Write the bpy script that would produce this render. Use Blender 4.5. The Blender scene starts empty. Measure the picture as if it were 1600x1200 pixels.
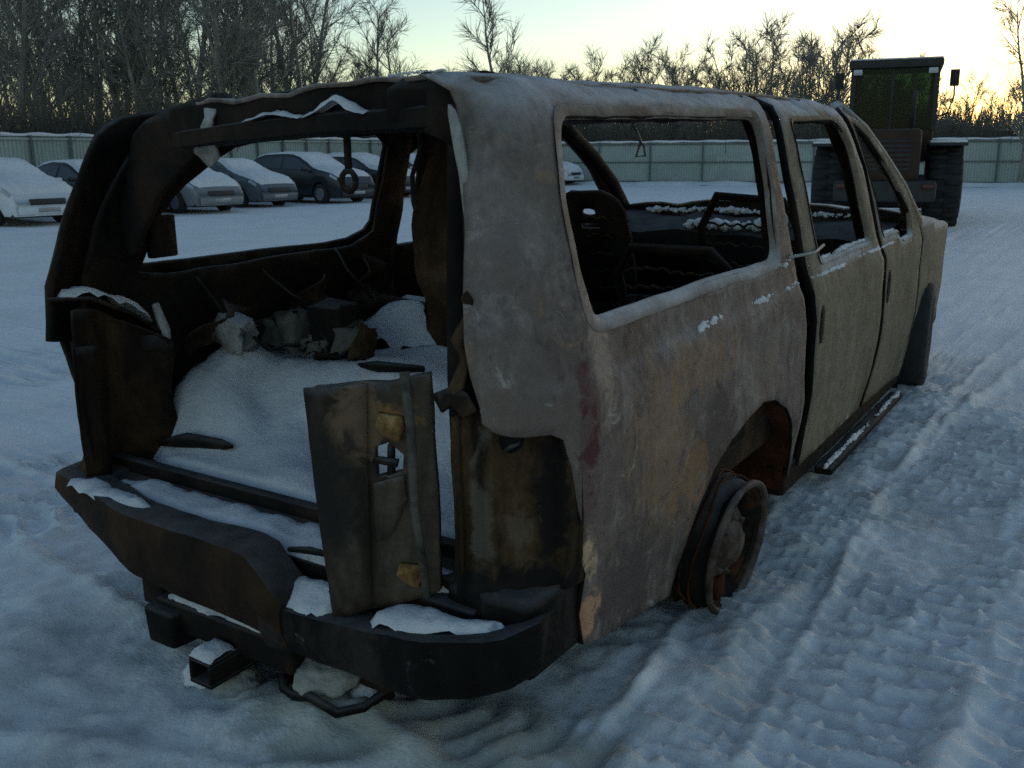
import bpy, bmesh, math, random
import numpy as np
from mathutils import Vector, Matrix, noise as mnoise
from mathutils.geometry import delaunay_2d_cdt

sc = bpy.context.scene
COL = sc.collection
RAD = math.radians

# ------------------------------------------------------------------ camera
CAM = Vector((2.068, -1.661, 1.492))
YAW, PITCH, ROLL = RAD(-32.991), RAD(-13.45), RAD(-0.35)
fwd = Vector((math.sin(YAW) * math.cos(PITCH), math.cos(YAW) * math.cos(PITCH), math.sin(PITCH)))
rgt = Vector((math.cos(YAW), -math.sin(YAW), 0))
upv = rgt.cross(fwd)
r2 = rgt * math.cos(ROLL) + upv * math.sin(ROLL)
u2 = upv * math.cos(ROLL) - rgt * math.sin(ROLL)
cam_data = bpy.data.cameras.new('camera')
cam_data.sensor_width = 36
cam_data.lens = 33.84
cam_data.clip_start = 0.05
cam_data.clip_end = 3000
cam = bpy.data.objects.new('camera', cam_data)
COL.objects.link(cam)
cam.matrix_world = Matrix(((r2.x, u2.x, -fwd.x, CAM.x), (r2.y, u2.y, -fwd.y, CAM.y),
                           (r2.z, u2.z, -fwd.z, CAM.z), (0, 0, 0, 1)))
sc.camera = cam

# ------------------------------------------------------------------ sky, sun, exposure
SUN_AZ, SUN_EL = RAD(2.0), RAD(6.0)
world = bpy.data.worlds.new('World')
sc.world = world
world.use_nodes = True
wn = world.node_tree.nodes
wl = world.node_tree.links
bg = wn['Background']
sky = wn.new('ShaderNodeTexSky')
sky.sky_type = 'NISHITA'
sky.sun_disc = False
sky.sun_elevation = SUN_EL
sky.sun_rotation = SUN_AZ
sky.altitude = 100
sky.air_density = 1.0
sky.dust_density = 0.4
sky.ozone_density = 1.5
wl.new(sky.outputs[0], bg.inputs[0])
bg.inputs[1].default_value = 0.10
sun_data = bpy.data.lights.new('sun', 'SUN')
sun_data.energy = 0.06
sun_data.angle = RAD(12)
sun_data.color = (1.0, 0.72, 0.45)
sun = bpy.data.objects.new('sun', sun_data)
COL.objects.link(sun)
sd = Vector((math.sin(SUN_AZ) * math.cos(RAD(4)), math.cos(SUN_AZ) * math.cos(RAD(4)), math.sin(RAD(4))))
sun.rotation_euler = sd.to_track_quat('Z', 'Y').to_euler()
sun.location = (0, 30, 40)
vs = sc.view_settings
vs.view_transform = 'Standard'
vs.look = 'None'
vs.exposure = 1.10
vs.gamma = 1.0
vs.use_curve_mapping = False
sc.render.resolution_x, sc.render.resolution_y = 1024, 768
sc.cycles.pixel_filter_type = 'GAUSSIAN'
sc.cycles.filter_width = 1.8
sc.cycles.max_bounces = 6
sc.cycles.use_denoising = False

RNG = random.Random(7)

# ------------------------------------------------------------------ materials
def _new(name):
    m = bpy.data.materials.new(name)
    m.use_nodes = True
    n = m.node_tree.nodes
    return m, n, m.node_tree.links, n['Principled BSDF']


def _noise(n, l, coord, scale, detail=6, rough=0.6, distort=0.0):
    t = n.new('ShaderNodeTexNoise')
    t.inputs['Scale'].default_value = scale
    t.inputs['Detail'].default_value = detail
    t.inputs['Roughness'].default_value = rough
    t.inputs['Distortion'].default_value = distort
    if coord is not None:
        l.new(coord, t.inputs['Vector'])
    return t.outputs['Fac']


def _ramp(n, l, fac, stops):
    r = n.new('ShaderNodeValToRGB')
    e = r.color_ramp.elements
    while len(e) < len(stops):
        e.new(0.5)
    for k, (p, c) in enumerate(stops):
        e[k].position = p
        e[k].color = (c, c, c, 1) if isinstance(c, (int, float)) else (*c, 1)
    l.new(fac, r.inputs[0])
    return r.outputs[0]


def _mix(n, l, fac, a, b, mode='MIX'):
    m = n.new('ShaderNodeMix')
    m.data_type = 'RGBA'
    m.blend_type = mode
    for sock, v in ((m.inputs[0], fac), (m.inputs[6], a), (m.inputs[7], b)):
        if isinstance(v, (int, float)):
            sock.default_value = v
        elif isinstance(v, tuple):
            sock.default_value = (*v, 1)
        else:
            l.new(v, sock)
    return m.outputs[2]


def _math(n, l, op, a, b=None, clamp=False):
    m = n.new('ShaderNodeMath')
    m.operation = op
    m.use_clamp = clamp
    for k, v in enumerate((a, b)):
        if v is None:
            continue
        if isinstance(v, (int, float)):
            m.inputs[k].default_value = v
        else:
            l.new(v, m.inputs[k])
    return m.outputs[0]


def _coord(n, l, stretch=(1, 1, 1), kind='Object'):
    c = n.new('ShaderNodeTexCoord')
    mp = n.new('ShaderNodeMapping')
    mp.inputs['Scale'].default_value = stretch
    l.new(c.outputs[kind], mp.inputs[0])
    return mp.outputs[0]


def _bump(n, l, bsdf, h, strength, dist):
    b = n.new('ShaderNodeBump')
    b.inputs['Strength'].default_value = strength
    b.inputs['Distance'].default_value = dist
    l.new(h, b.inputs['Height'])
    l.new(b.outputs[0], bsdf.inputs['Normal'])


def _blob(n, l, coord, centre, radii, fac_noise, wob=0.9):
    """soft noise-edged patch (stain, shade) of its own shape, centred at a point of the thing"""
    mp = n.new('ShaderNodeMapping')
    mp.vector_type = 'POINT'
    mp.inputs['Scale'].default_value = [1 / r for r in radii]
    mp.inputs['Location'].default_value = [-c / r for c, r in zip(centre, radii)]
    l.new(coord, mp.inputs[0])
    ln = n.new('ShaderNodeVectorMath')
    ln.operation = 'LENGTH'
    l.new(mp.outputs[0], ln.inputs[0])
    w = _math(n, l, 'MULTIPLY', _math(n, l, 'SUBTRACT', fac_noise, 0.5), wob * 4)
    d = _math(n, l, 'ADD', ln.outputs['Value'], w)
    return _ramp(n, l, d, [(0.50, 1.0), (0.95, 0.0)])


def burnt(name, stops, scale=2.5, rough=0.75, stretch=(1, 1, 1), fine=0.35, bump=0.35, frost=0.0,
          stains_and_shade=(), flake=0.0, metallic=0.0, streak=0.0, crisp=(), world_space=False):
    m, n, l, b = _new(name)
    co = _coord(n, l, stretch)
    raw = _coord(n, l)
    if world_space:
        co = raw = n.new('ShaderNodeNewGeometry').outputs['Position']
    big = _noise(n, l, co, scale, 9, 0.62, 0.6)
    colr = _ramp(n, l, big, stops)
    fin = _noise(n, l, raw, 38, 8, 0.7)
    colr = _mix(n, l, fine, colr, _ramp(n, l, fin, [(0.32, 0.25), (0.7, 1.0)]), 'MULTIPLY')
    if streak:
        st = _noise(n, l, _coord(n, l, (9, 9, 1.1)), 2.2, 7, 0.7, 0.5)
        colr = _mix(n, l, streak, colr, _ramp(n, l, st, [(0.36, 0.35), (0.56, 1.0)]), 'MULTIPLY')
        md = _noise(n, l, _coord(n, l, (1, 1, 1)), 7.5, 9, 0.72, 1.0)
        colr = _mix(n, l, streak, colr, _ramp(n, l, md, [(0.38, (0.34, 0.27, 0.22)), (0.60, (1.0, 1.0, 1.0))]), 'MULTIPLY')
    sn = _noise(n, l, raw, 8.0, 8, 0.72, 0.8)
    for centre, radii, colour, amt in stains_and_shade:
        k = _math(n, l, 'MULTIPLY', _blob(n, l, raw, centre, radii, sn), amt)
        colr = _mix(n, l, k, colr, colour)
    for k_, (cs, lo, hi, colour, amt) in enumerate(crisp):
        mpc = n.new('ShaderNodeMapping')
        mpc.inputs['Location'].default_value = (3.7 * k_ + 1, 5.1 * k_, 2.3 * k_)
        l.new(raw, mpc.inputs[0])
        cf = _ramp(n, l, _noise(n, l, mpc.outputs[0], cs, 12, 0.74, 0.7), [(lo, 0.0), (hi, amt)])
        colr = _mix(n, l, cf, colr, colour)
    if flake:
        fk = _ramp(n, l, _noise(n, l, raw, 11, 5, 0.75, 1.2), [(0.64, 0.0), (0.70, flake)])
        colr = _mix(n, l, fk, colr, (0.55, 0.53, 0.50))
    if frost:
        g = n.new('ShaderNodeNewGeometry')
        s = n.new('ShaderNodeSeparateXYZ')
        l.new(g.outputs['Normal'], s.inputs[0])
        f = _ramp(n, l, s.outputs['Z'], [(0.25, 0.0), (0.85, frost)])
        f2 = _math(n, l, 'MULTIPLY', f, _ramp(n, l, _noise(n, l, raw, 9, 8, 0.7), [(0.3, 0.35), (0.6, 1.0)]))
        colr = _mix(n, l, f2, colr, (0.72, 0.74, 0.78))
    l.new(colr, b.inputs['Base Color'])
    b.inputs['Roughness'].default_value = rough
    b.inputs['Metallic'].default_value = metallic
    b.inputs['Specular IOR Level'].default_value = 0.12
    h = _math(n, l, 'ADD', _math(n, l, 'MULTIPLY', _noise(n, l, raw, 9, 8, 0.65), 1.0),
              _math(n, l, 'MULTIPLY', fin, 0.35))
    _bump(n, l, b, h, bump, 0.02)
    return m


def plain(name, c, rough=0.6, var=0.25, scale=6, bump=0.1, metallic=0.0, spec=None):
    m, n, l, b = _new(name)
    co = _coord(n, l)
    f = _noise(n, l, co, scale, 6, 0.6)
    lo = tuple(v * (1 - var) for v in c)
    hi = tuple(min(1, v * (1 + var)) for v in c)
    l.new(_ramp(n, l, f, [(0.3, lo), (0.7, hi)]), b.inputs['Base Color'])
    b.inputs['Roughness'].default_value = rough
    b.inputs['Metallic'].default_value = metallic
    if spec is not None:
        b.inputs['Specular IOR Level'].default_value = spec
    if bump:
        _bump(n, l, b, _noise(n, l, co, scale * 6, 6, 0.6), bump, 0.01)
    return m


def snow_mat(name, c=(0.82, 0.83, 0.85), dirt=0.25, ground=False):
    m, n, l, b = _new(name)
    co = _coord(n, l)
    f = _noise(n, l, co, 1.1, 8, 0.65, 0.4)
    g = _noise(n, l, co, 14, 8, 0.7)
    col = _ramp(n, l, f, [(0.3, tuple(v * (1 - dirt) for v in c)), (0.62, c)])
    col = _mix(n, l, 0.30, col, _ramp(n, l, g, [(0.28, 0.62), (0.6, 1.0)]), 'MULTIPLY')
    if ground:
        # soot and meltwater stain spread round the burnt car, grit in patches
        sn = _noise(n, l, co, 2.2, 8, 0.7)
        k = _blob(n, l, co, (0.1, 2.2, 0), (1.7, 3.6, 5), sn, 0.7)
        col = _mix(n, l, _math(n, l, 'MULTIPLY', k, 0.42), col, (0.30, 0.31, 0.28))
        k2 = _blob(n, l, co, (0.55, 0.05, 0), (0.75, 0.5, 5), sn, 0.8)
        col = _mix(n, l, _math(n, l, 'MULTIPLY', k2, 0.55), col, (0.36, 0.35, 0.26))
        gr = _ramp(n, l, _noise(n, l, co, 55, 3, 0.6), [(0.70, 0.0), (0.76, 0.55)])
        gm = _ramp(n, l, f, [(0.35, 1.0), (0.6, 0.1)])
        col = _mix(n, l, _math(n, l, 'MULTIPLY', gr, gm), col, (0.16, 0.15, 0.14))
    l.new(col, b.inputs['Base Color'])
    b.inputs['Roughness'].default_value = 0.7
    b.inputs['Specular IOR Level'].default_value = 0.25
    h = _math(n, l, 'ADD', _math(n, l, 'MULTIPLY', _noise(n, l, co, 22, 8, 0.7), 1.0),
              _math(n, l, 'MULTIPLY', _noise(n, l, co, 90, 4, 0.6), 0.4))
    _bump(n, l, b, h, 0.45 if ground else 0.5, 0.02)
    return m


def glass_mat(name, tint, gloss=0.15, clear=0.6):
    m, n, l, b = _new(name)
    b.inputs['Base Color'].default_value = (*[t * 0.25 for t in tint], 1)
    b.inputs['Roughness'].default_value = 0.12
    tr = n.new('ShaderNodeBsdfTransparent')
    tr.inputs[0].default_value = (*tint, 1)
    mx = n.new('ShaderNodeMixShader')
    mx.inputs[0].default_value = clear
    l.new(b.outputs[0], mx.inputs[1])
    l.new(tr.outputs[0], mx.inputs[2])
    l.new(mx.outputs[0], n['Material Output'].inputs[0])
    return m


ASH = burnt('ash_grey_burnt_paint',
            [(0.26, (0.165, 0.12, 0.105)), (0.40, (0.255, 0.20, 0.175)), (0.52, (0.33, 0.262, 0.232)),
             (0.64, (0.40, 0.325, 0.29)), (0.76, (0.28, 0.215, 0.19)), (0.88, (0.18, 0.13, 0.11))], 2.6, 0.75, (1, 1, 0.62), 0.55, 0.8, 0.6,
            stains_and_shade=[((1.0, 0.80, 0.70), (0.3, 0.26, 0.30), (0.34, 0.21, 0.11), 0.42),
                    ((1.0, 1.05, 0.86), (0.3, 0.30, 0.10), (0.34, 0.205, 0.11), 0.5),
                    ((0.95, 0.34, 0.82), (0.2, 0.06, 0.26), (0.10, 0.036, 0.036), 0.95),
                    ((0.90, 0.14, 1.00), (0.25, 0.16, 0.22), (0.20, 0.155, 0.125), 0.5),
                    ((0.86, 0.28, 1.40), (0.3, 0.22, 0.14), (0.17, 0.14, 0.115), 0.5),
                    ((0.80, 0.20, 1.58), (0.3, 0.12, 0.14), (0.21, 0.185, 0.155), 0.5),
                    ((1.0, 0.58, 0.33), (0.3, 0.26, 0.17), (0.10, 0.08, 0.075), 0.95),
                    ((1.0, 1.20, 0.60), (0.3, 0.18, 0.2), (0.11, 0.08, 0.07), 0.9),
                    ((1.0, 0.98, 0.52), (0.3, 0.14, 0.16), (0.30, 0.165, 0.075), 0.6),
                    ((1.0, 1.65, 0.80), (0.3, 0.30, 0.14), (0.22, 0.185, 0.16), 0.6),
                    ((1.0, 0.345, 0.53), (0.2, 0.035, 0.09), (0.62, 0.42, 0.25), 0.9),
                    ((1.0, 0.37, 0.36), (0.2, 0.05, 0.08), (0.58, 0.32, 0.18), 0.9),
                    ((0.9, 0.42, 1.0), (0.3, 0.06, 0.22), (0.40, 0.30, 0.24), 0.7)],
            flake=0.30, streak=0.5,
            crisp=[(2.4, .53, .57, (0.17, 0.125, 0.105), .65), (5.5, .59, .63, (0.33, 0.20, 0.11), .4), (13, .60, .63, (0.085, 0.065, 0.058), .65),
                   (4.0, .62, .66, (0.50, 0.45, 0.41), .5)])
ASH_DOOR = burnt('ash_grey_burnt_door_paint',
                 [(0.25, (0.17, 0.135, 0.09)), (0.42, (0.26, 0.215, 0.155)), (0.58, (0.33, 0.275, 0.205)),
                  (0.78, (0.25, 0.19, 0.125))], 2.6, 0.78, (1, 1, 0.6), 0.5, 0.5, 0.7, flake=0.3, streak=0.35,
                 crisp=[(3.0, .56, .60, (0.15, 0.12, 0.085), .5), (7, .60, .63, (0.27, 0.19, 0.10), .4), (16, .62, .65, (0.08, 0.065, 0.055), .5)])
CHAR = burnt('charred_black_steel',
             [(0.3, (0.007, 0.006, 0.006)), (0.5, (0.017, 0.014, 0.012)), (0.66, (0.040, 0.026, 0.018)),
              (0.8, (0.014, 0.012, 0.011))], 3.5, 0.85, (1, 1, 1), 0.4, 0.5, 0.10)
CHAR_BROWN = burnt('charred_brown_steel',
                   [(0.28, (0.009, 0.007, 0.006)), (0.46, (0.026, 0.017, 0.011)), (0.60, (0.075, 0.042, 0.021)),
                    (0.72, (0.11, 0.072, 0.042)), (0.85, (0.020, 0.016, 0.014))], 4.0, 0.85, (1, 1, 0.5), 0.4, 0.5, 0.08)
RUST = burnt('rusty_brown_steel',
             [(0.28, (0.06, 0.034, 0.02)), (0.46, (0.13, 0.066, 0.032)), (0.6, (0.19, 0.095, 0.042)),
              (0.78, (0.07, 0.048, 0.034))], 4.5, 0.85, (1, 1, 1), 0.5, 0.5, 0.15)
RUST_RED = burnt('red_rusted_steel',
                 [(0.3, (0.02, 0.011, 0.008)), (0.5, (0.075, 0.027, 0.012)), (0.65, (0.14, 0.046, 0.018)),
                  (0.8, (0.03, 0.018, 0.013))], 5.0, 0.85, (1, 1, 1), 0.5, 0.5)
OCHRE = burnt('ochre_scorched_panel',
              [(0.25, (0.012, 0.010, 0.008)), (0.42, (0.035, 0.024, 0.014)), (0.56, (0.095, 0.058, 0.027)),
               (0.68, (0.14, 0.10, 0.055)), (0.82, (0.03, 0.024, 0.018))], 7.0, 0.85, (1, 1, 0.25), 0.6, 0.6, 0.0,
              stains_and_shade=[((0.80, 0.1, 0.66), (0.030, 0.3, 0.24), (0.14, 0.12, 0.095), 0.6),
                      ((0.95, 0.2, 0.68), (0.05, 0.3, 0.26), (0.012, 0.010, 0.010), 0.9),  # darkened side of the lamp housing, trough shade put into the colour
                      ((0.85, 0.2, 0.47), (0.3, 0.3, 0.07), (0.012, 0.011, 0.011), 0.9),  # foot of the lamp housing coloured darker
                      ((0.87, 0.2, 0.62), (0.04, 0.3, 0.07), (0.17, 0.13, 0.09), 0.5)])
DOORBURN = burnt('scorched_inner_door',
                 [(0.28, (0.022, 0.018, 0.016)), (0.45, (0.055, 0.042, 0.031)), (0.58, (0.12, 0.092, 0.066)),
                  (0.8, (0.045, 0.036, 0.030))], 5.0, 0.82, (1, 1, 0.3), 0.5, 0.5, 0.15,
                 stains_and_shade=[((0.62, 0.06, 0.90), (0.06, 0.2, 0.05), (0.30, 0.16, 0.06), 0.8),
                         ((0.53, 0.04, 0.88), (0.06, 0.2, 0.12), (0.20, 0.13, 0.075), 0.7),
                         ((0.48, 0.0, 0.72), (0.07, 0.2, 0.16), (0.022, 0.02, 0.019), 0.8)])
PALE = burnt('pale_torn_metal',
             [(0.3, (0.22, 0.21, 0.19)), (0.55, (0.42, 0.41, 0.38)), (0.8, (0.26, 0.24, 0.21))], 9, 0.6, (1, 1, 1), 0.4,
             0.4, 0.3)
RIMM = burnt('scorched_rim_steel',
             [(0.3, (0.03, 0.02, 0.016)), (0.46, (0.085, 0.058, 0.042)), (0.6, (0.15, 0.12, 0.10)),
              (0.75, (0.22, 0.085, 0.035))], 11, 0.7, (1, 1, 1), 0.5, 0.5, 0.1)
BUMPER = burnt('soot_black_bumper',
               [(0.3, (0.005, 0.0045, 0.004)), (0.52, (0.011, 0.009, 0.008)), (0.66, (0.045, 0.036, 0.029)),
                (0.85, (0.008, 0.007, 0.006))], 6, 0.7, (1, 1, 0.22), 0.35, 0.9, 0.10, flake=0.12)
SNOW = snow_mat('settled_snow')
SNOW_G = snow_mat('trampled_snow', (0.86, 0.865, 0.87), 0.14, True)
TYRE = plain('black_rubber', (0.018, 0.018, 0.019), 0.85, 0.3, 12, 0.4)

# ------------------------------------------------------------------ mesh helpers
def tag(o, label=None, cat=None, group=None, kind=None):
    for k, v in (('label', label), ('category', cat), ('group', group), ('kind', kind)):
        if v:
            o[k] = v
    return o


def empty(name, loc=(0, 0, 0), rz=0.0):
    o = bpy.data.objects.new(name, None)
    o.empty_display_size = 0.3
    COL.objects.link(o)
    o.location = loc
    o.rotation_euler = (0, 0, rz)
    return o


def obj(name, verts, faces, mat, parent=None, smooth=True, data=None):
    if data is None:
        data = bpy.data.meshes.new(name)
        data.from_pydata([tuple(v) for v in verts], [], faces)
        data.update()
        if mat:
            data.materials.append(mat)
        if smooth:
            data.polygons.foreach_set('use_smooth', [True] * len(data.polygons))
    o = bpy.data.objects.new(name, data)
    COL.objects.link(o)
    if parent:
        o.parent = parent
    return o


class MB:
    """collects shapes into one mesh"""
    def __init__(self):
        self.v, self.f = [], []

    def add(self, verts, faces):
        k = len(self.v)
        self.v += [Vector(p) for p in verts]
        self.f += [tuple(i + k for i in f) for f in faces]
        return self

    def box(self, lo, hi, bev=0.0, jit=0.0, rot=None, piv=None):
        x0, y0, z0 = lo
        x1, y1, z1 = hi
        b = min(bev, (x1 - x0) * .45, (y1 - y0) * .45, (z1 - z0) * .45)
        vs, fs = [], []
        if b <= 0:
            vs = [(x, y, z) for z in (z0, z1) for y in (y0, y1) for x in (x0, x1)]
            fs = [(0, 2, 3, 1), (4, 5, 7, 6), (0, 1, 5, 4), (2, 6, 7, 3), (0, 4, 6, 2), (1, 3, 7, 5)]
        else:
            bm = bmesh.new()
            bmesh.ops.create_cube(bm, size=1)
            for v in bm.verts:
                v.co = Vector(((x0 + x1) / 2 + v.co.x * (x1 - x0), (y0 + y1) / 2 + v.co.y * (y1 - y0),
                               (z0 + z1) / 2 + v.co.z * (z1 - z0)))
            bmesh.ops.bevel(bm, geom=list(bm.edges), offset=b, segments=2, affect='EDGES', profile=0.6)
            bm.verts.index_update()
            vs = [tuple(v.co) for v in bm.verts]
            fs = [tuple(v.index for v in f.verts) for f in bm.faces]
            bm.free()
        vs = [Vector(p) for p in vs]
        if jit:
            vs = [p + Vector((RNG.uniform(-jit, jit), RNG.uniform(-jit, jit), RNG.uniform(-jit, jit))) for p in vs]
        if rot is not None:
            pv = Vector(piv) if piv else Vector(((x0 + x1) / 2, (y0 + y1) / 2, (z0 + z1) / 2))
            vs = [rot @ (p - pv) + pv for p in vs]
        return self.add(vs, fs)

    def tube(self, pts, rad, n=8, cap=True):
        pts = [Vector(p) for p in pts]
        if not hasattr(rad, '__len__'):
            rad = [rad] * len(pts)
        vs, fs = [], []
        prev = None
        for i, p in enumerate(pts):
            d = (pts[min(i + 1, len(pts) - 1)] - pts[max(i - 1, 0)]).normalized()
            a = prev if prev is not None else (Vector((0, 0, 1)) if abs(d.z) < .9 else Vector((1, 0, 0)))
            s = a - d * a.dot(d)
            if s.length < 1e-5:
                s = d.orthogonal()
            s.normalize()
            prev = s
            t = d.cross(s)
            for k in range(n):
                an = 2 * math.pi * k / n
                vs.append(p + (s * math.cos(an) + t * math.sin(an)) * rad[i])
        for i in range(len(pts) - 1):
            for k in range(n):
                a, b = i * n + k, i * n + (k + 1) % n
                fs.append((a, b, b + n, a + n))
        if cap:
            fs.append(tuple(range(n))[::-1])
            fs.append(tuple((len(pts) - 1) * n + k for k in range(n)))
        return self.add(vs, fs)

    def lathe(self, prof, n=32, axis='x', centre=(0, 0, 0), rot=None):
        """prof: (along axis, radius)"""
        vs, fs = [], []
        c = Vector(centre)
        for (a, r) in prof:
            for k in range(n):
                t = 2 * math.pi * k / n
                if axis == 'x':
                    p = Vector((a, r * math.cos(t), r * math.sin(t)))
                elif axis == 'y':
                    p = Vector((r * math.cos(t), a, r * math.sin(t)))
                else:
                    p = Vector((r * math.cos(t), r * math.sin(t), a))
                if rot is not None:
                    p = rot @ p
                vs.append(p + c)
        for i in range(len(prof) - 1):
            for k in range(n):
                a, b = i * n + k, i * n + (k + 1) % n
                fs.append((a, b, b + n, a + n))
        return self.add(vs, fs)

    def build(self, name, mat, parent=None, smooth=True):
        return obj(name, self.v, self.f, mat, parent, smooth)


def flat_shade(o, deg=35):
    for p in o.data.polygons:
        p.use_smooth = True
    try:
        o.data.set_sharp_from_angle(angle=RAD(deg))
    except Exception:
        pass
    return o


def in_poly(p, poly):
    x, y = p
    c = False
    j = len(poly) - 1
    for i in range(len(poly)):
        xi, yi = poly[i]
        xj, yj = poly[j]
        if (yi > y) != (yj > y) and x < (xj - xi) * (y - yi) / (yj - yi) + xi:
            c = not c
        j = i
    return c


def dens(poly, step, rnd=0.0):
    out = []
    for i in range(len(poly)):
        a, b = Vector(poly[i]), Vector(poly[(i + 1) % len(poly)])
        k = max(1, int((b - a).length / step))
        for t in range(k):
            out.append(tuple(a.lerp(b, t / k)))
    if rnd:
        out = [(p[0] + RNG.uniform(-rnd, rnd), p[1] + RNG.uniform(-rnd, rnd)) for p in out]
    return out


def smooth_poly(poly, rounds=2, amt=0.25):
    for _ in range(rounds):
        out = []
        for i in range(len(poly)):
            a, b = Vector(poly[i]), Vector(poly[(i + 1) % len(poly)])
            out += [tuple(a.lerp(b, amt)), tuple(a.lerp(b, 1 - amt))]
        poly = out
    return poly


def round_poly(poly, r=.05, k=4):
    out = []
    n = len(poly)
    for i in range(n):
        p, a, b = Vector(poly[i]), Vector(poly[i - 1]), Vector(poly[(i + 1) % n])
        da, db = (a - p), (b - p)
        ra, rb = min(r, da.length * .45), min(r, db.length * .45)
        q0, q1 = p + da.normalized() * ra, p + db.normalized() * rb
        for j in range(k + 1):
            t = j / k
            out.append(tuple(q0 * (1 - t) ** 2 + p * 2 * t * (1 - t) + q1 * t * t))
    return out


def sheet2d(outer, holes, step):
    """triangulate a flat outline with holes; returns 2-D points and faces"""
    loops = [dens(outer, step)] + [dens(h, step) for h in holes]
    pts, edges = [], []
    for lp in loops:
        k = len(pts)
        pts += lp
        edges += [(k + i, k + (i + 1) % len(lp)) for i in range(len(lp))]
    us = [p[0] for p in loops[0]]
    zs = [p[1] for p in loops[0]]
    bset = pts[:]
    nx = int((max(us) - min(us)) / step) + 1
    nz = int((max(zs) - min(zs)) / step) + 1
    B = np.array(bset)
    for i in range(nx + 1):
        for j in range(nz + 1):
            p = (min(us) + (i + .5 * (j % 2)) * step, min(zs) + j * step)
            if not in_poly(p, loops[0]) or any(in_poly(p, h) for h in loops[1:]):
                continue
            if np.min((B[:, 0] - p[0]) ** 2 + (B[:, 1] - p[1]) ** 2) < (step * .5) ** 2:
                continue
            pts.append(p)
    r = delaunay_2d_cdt([Vector(p) for p in pts], edges, [], 0, 1e-5)
    V, F = r[0], r[2]
    faces = []
    for f in F:
        c = sum((V[i] for i in f), Vector((0, 0))) / len(f)
        if in_poly(c, loops[0]) and not any(in_poly(c, h) for h in loops[1:]):
            faces.append(tuple(f))
    return [tuple(v) for v in V], faces


def nz(p, s, seed=0.0):
    return mnoise.noise(Vector((p[0] * s + seed, p[1] * s + seed * 1.7, p[2] * s - seed)))


def sstep(a, b, x):
    t = min(1, max(0, (x - a) / (b - a)))
    return t * t * (3 - 2 * t)


def lerp_tab(x, xs, ys):
    return float(np.interp(x, xs, ys))


# ================================================================== GROUND
def vnoise(x, y, seed):
    xi, yi = np.floor(x).astype(np.int64), np.floor(y).astype(np.int64)
    xf, yf = x - xi, y - yi

    def h(a, b):
        n = (a * 374761393 + b * 668265263 + seed * 982451653) & 0x7fffffff
        n = ((n ^ (n >> 13)) * 1274126177) & 0x7fffffff
        n = n ^ (n >> 16)
        return (n & 0xffff) / 65535.0 * 2 - 1
    u, v = xf * xf * (3 - 2 * xf), yf * yf * (3 - 2 * yf)
    a = h(xi, yi) * (1 - u) + h(xi + 1, yi) * u
    b = h(xi, yi + 1) * (1 - u) + h(xi + 1, yi + 1) * u
    return a * (1 - v) + b * v


def fbm(x, y, seed, oct=4, gain=0.5):
    s, a = 0, 1.0
    for o in range(oct):
        s = s + a * vnoise(x * 2 ** o, y * 2 ** o, seed + o * 17)
        a *= gain
    return s


def nstep(a, b, x):
    t = np.clip((x - a) / (b - a), 0, 1)
    return t * t * (3 - 2 * t)


def base_h(x, y):
    """gentle lie of the yard"""
    return 0.07 * nstep(1.4, 4.6, y) * np.exp(-(x / 3.5) ** 2) * (1 - nstep(6, 12, y)) \
        + 0.05 * fbm(x / 7.0, y / 7.0, 3, 2) * nstep(4, 14, np.hypot(x, y - 2)) - 0.01


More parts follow.
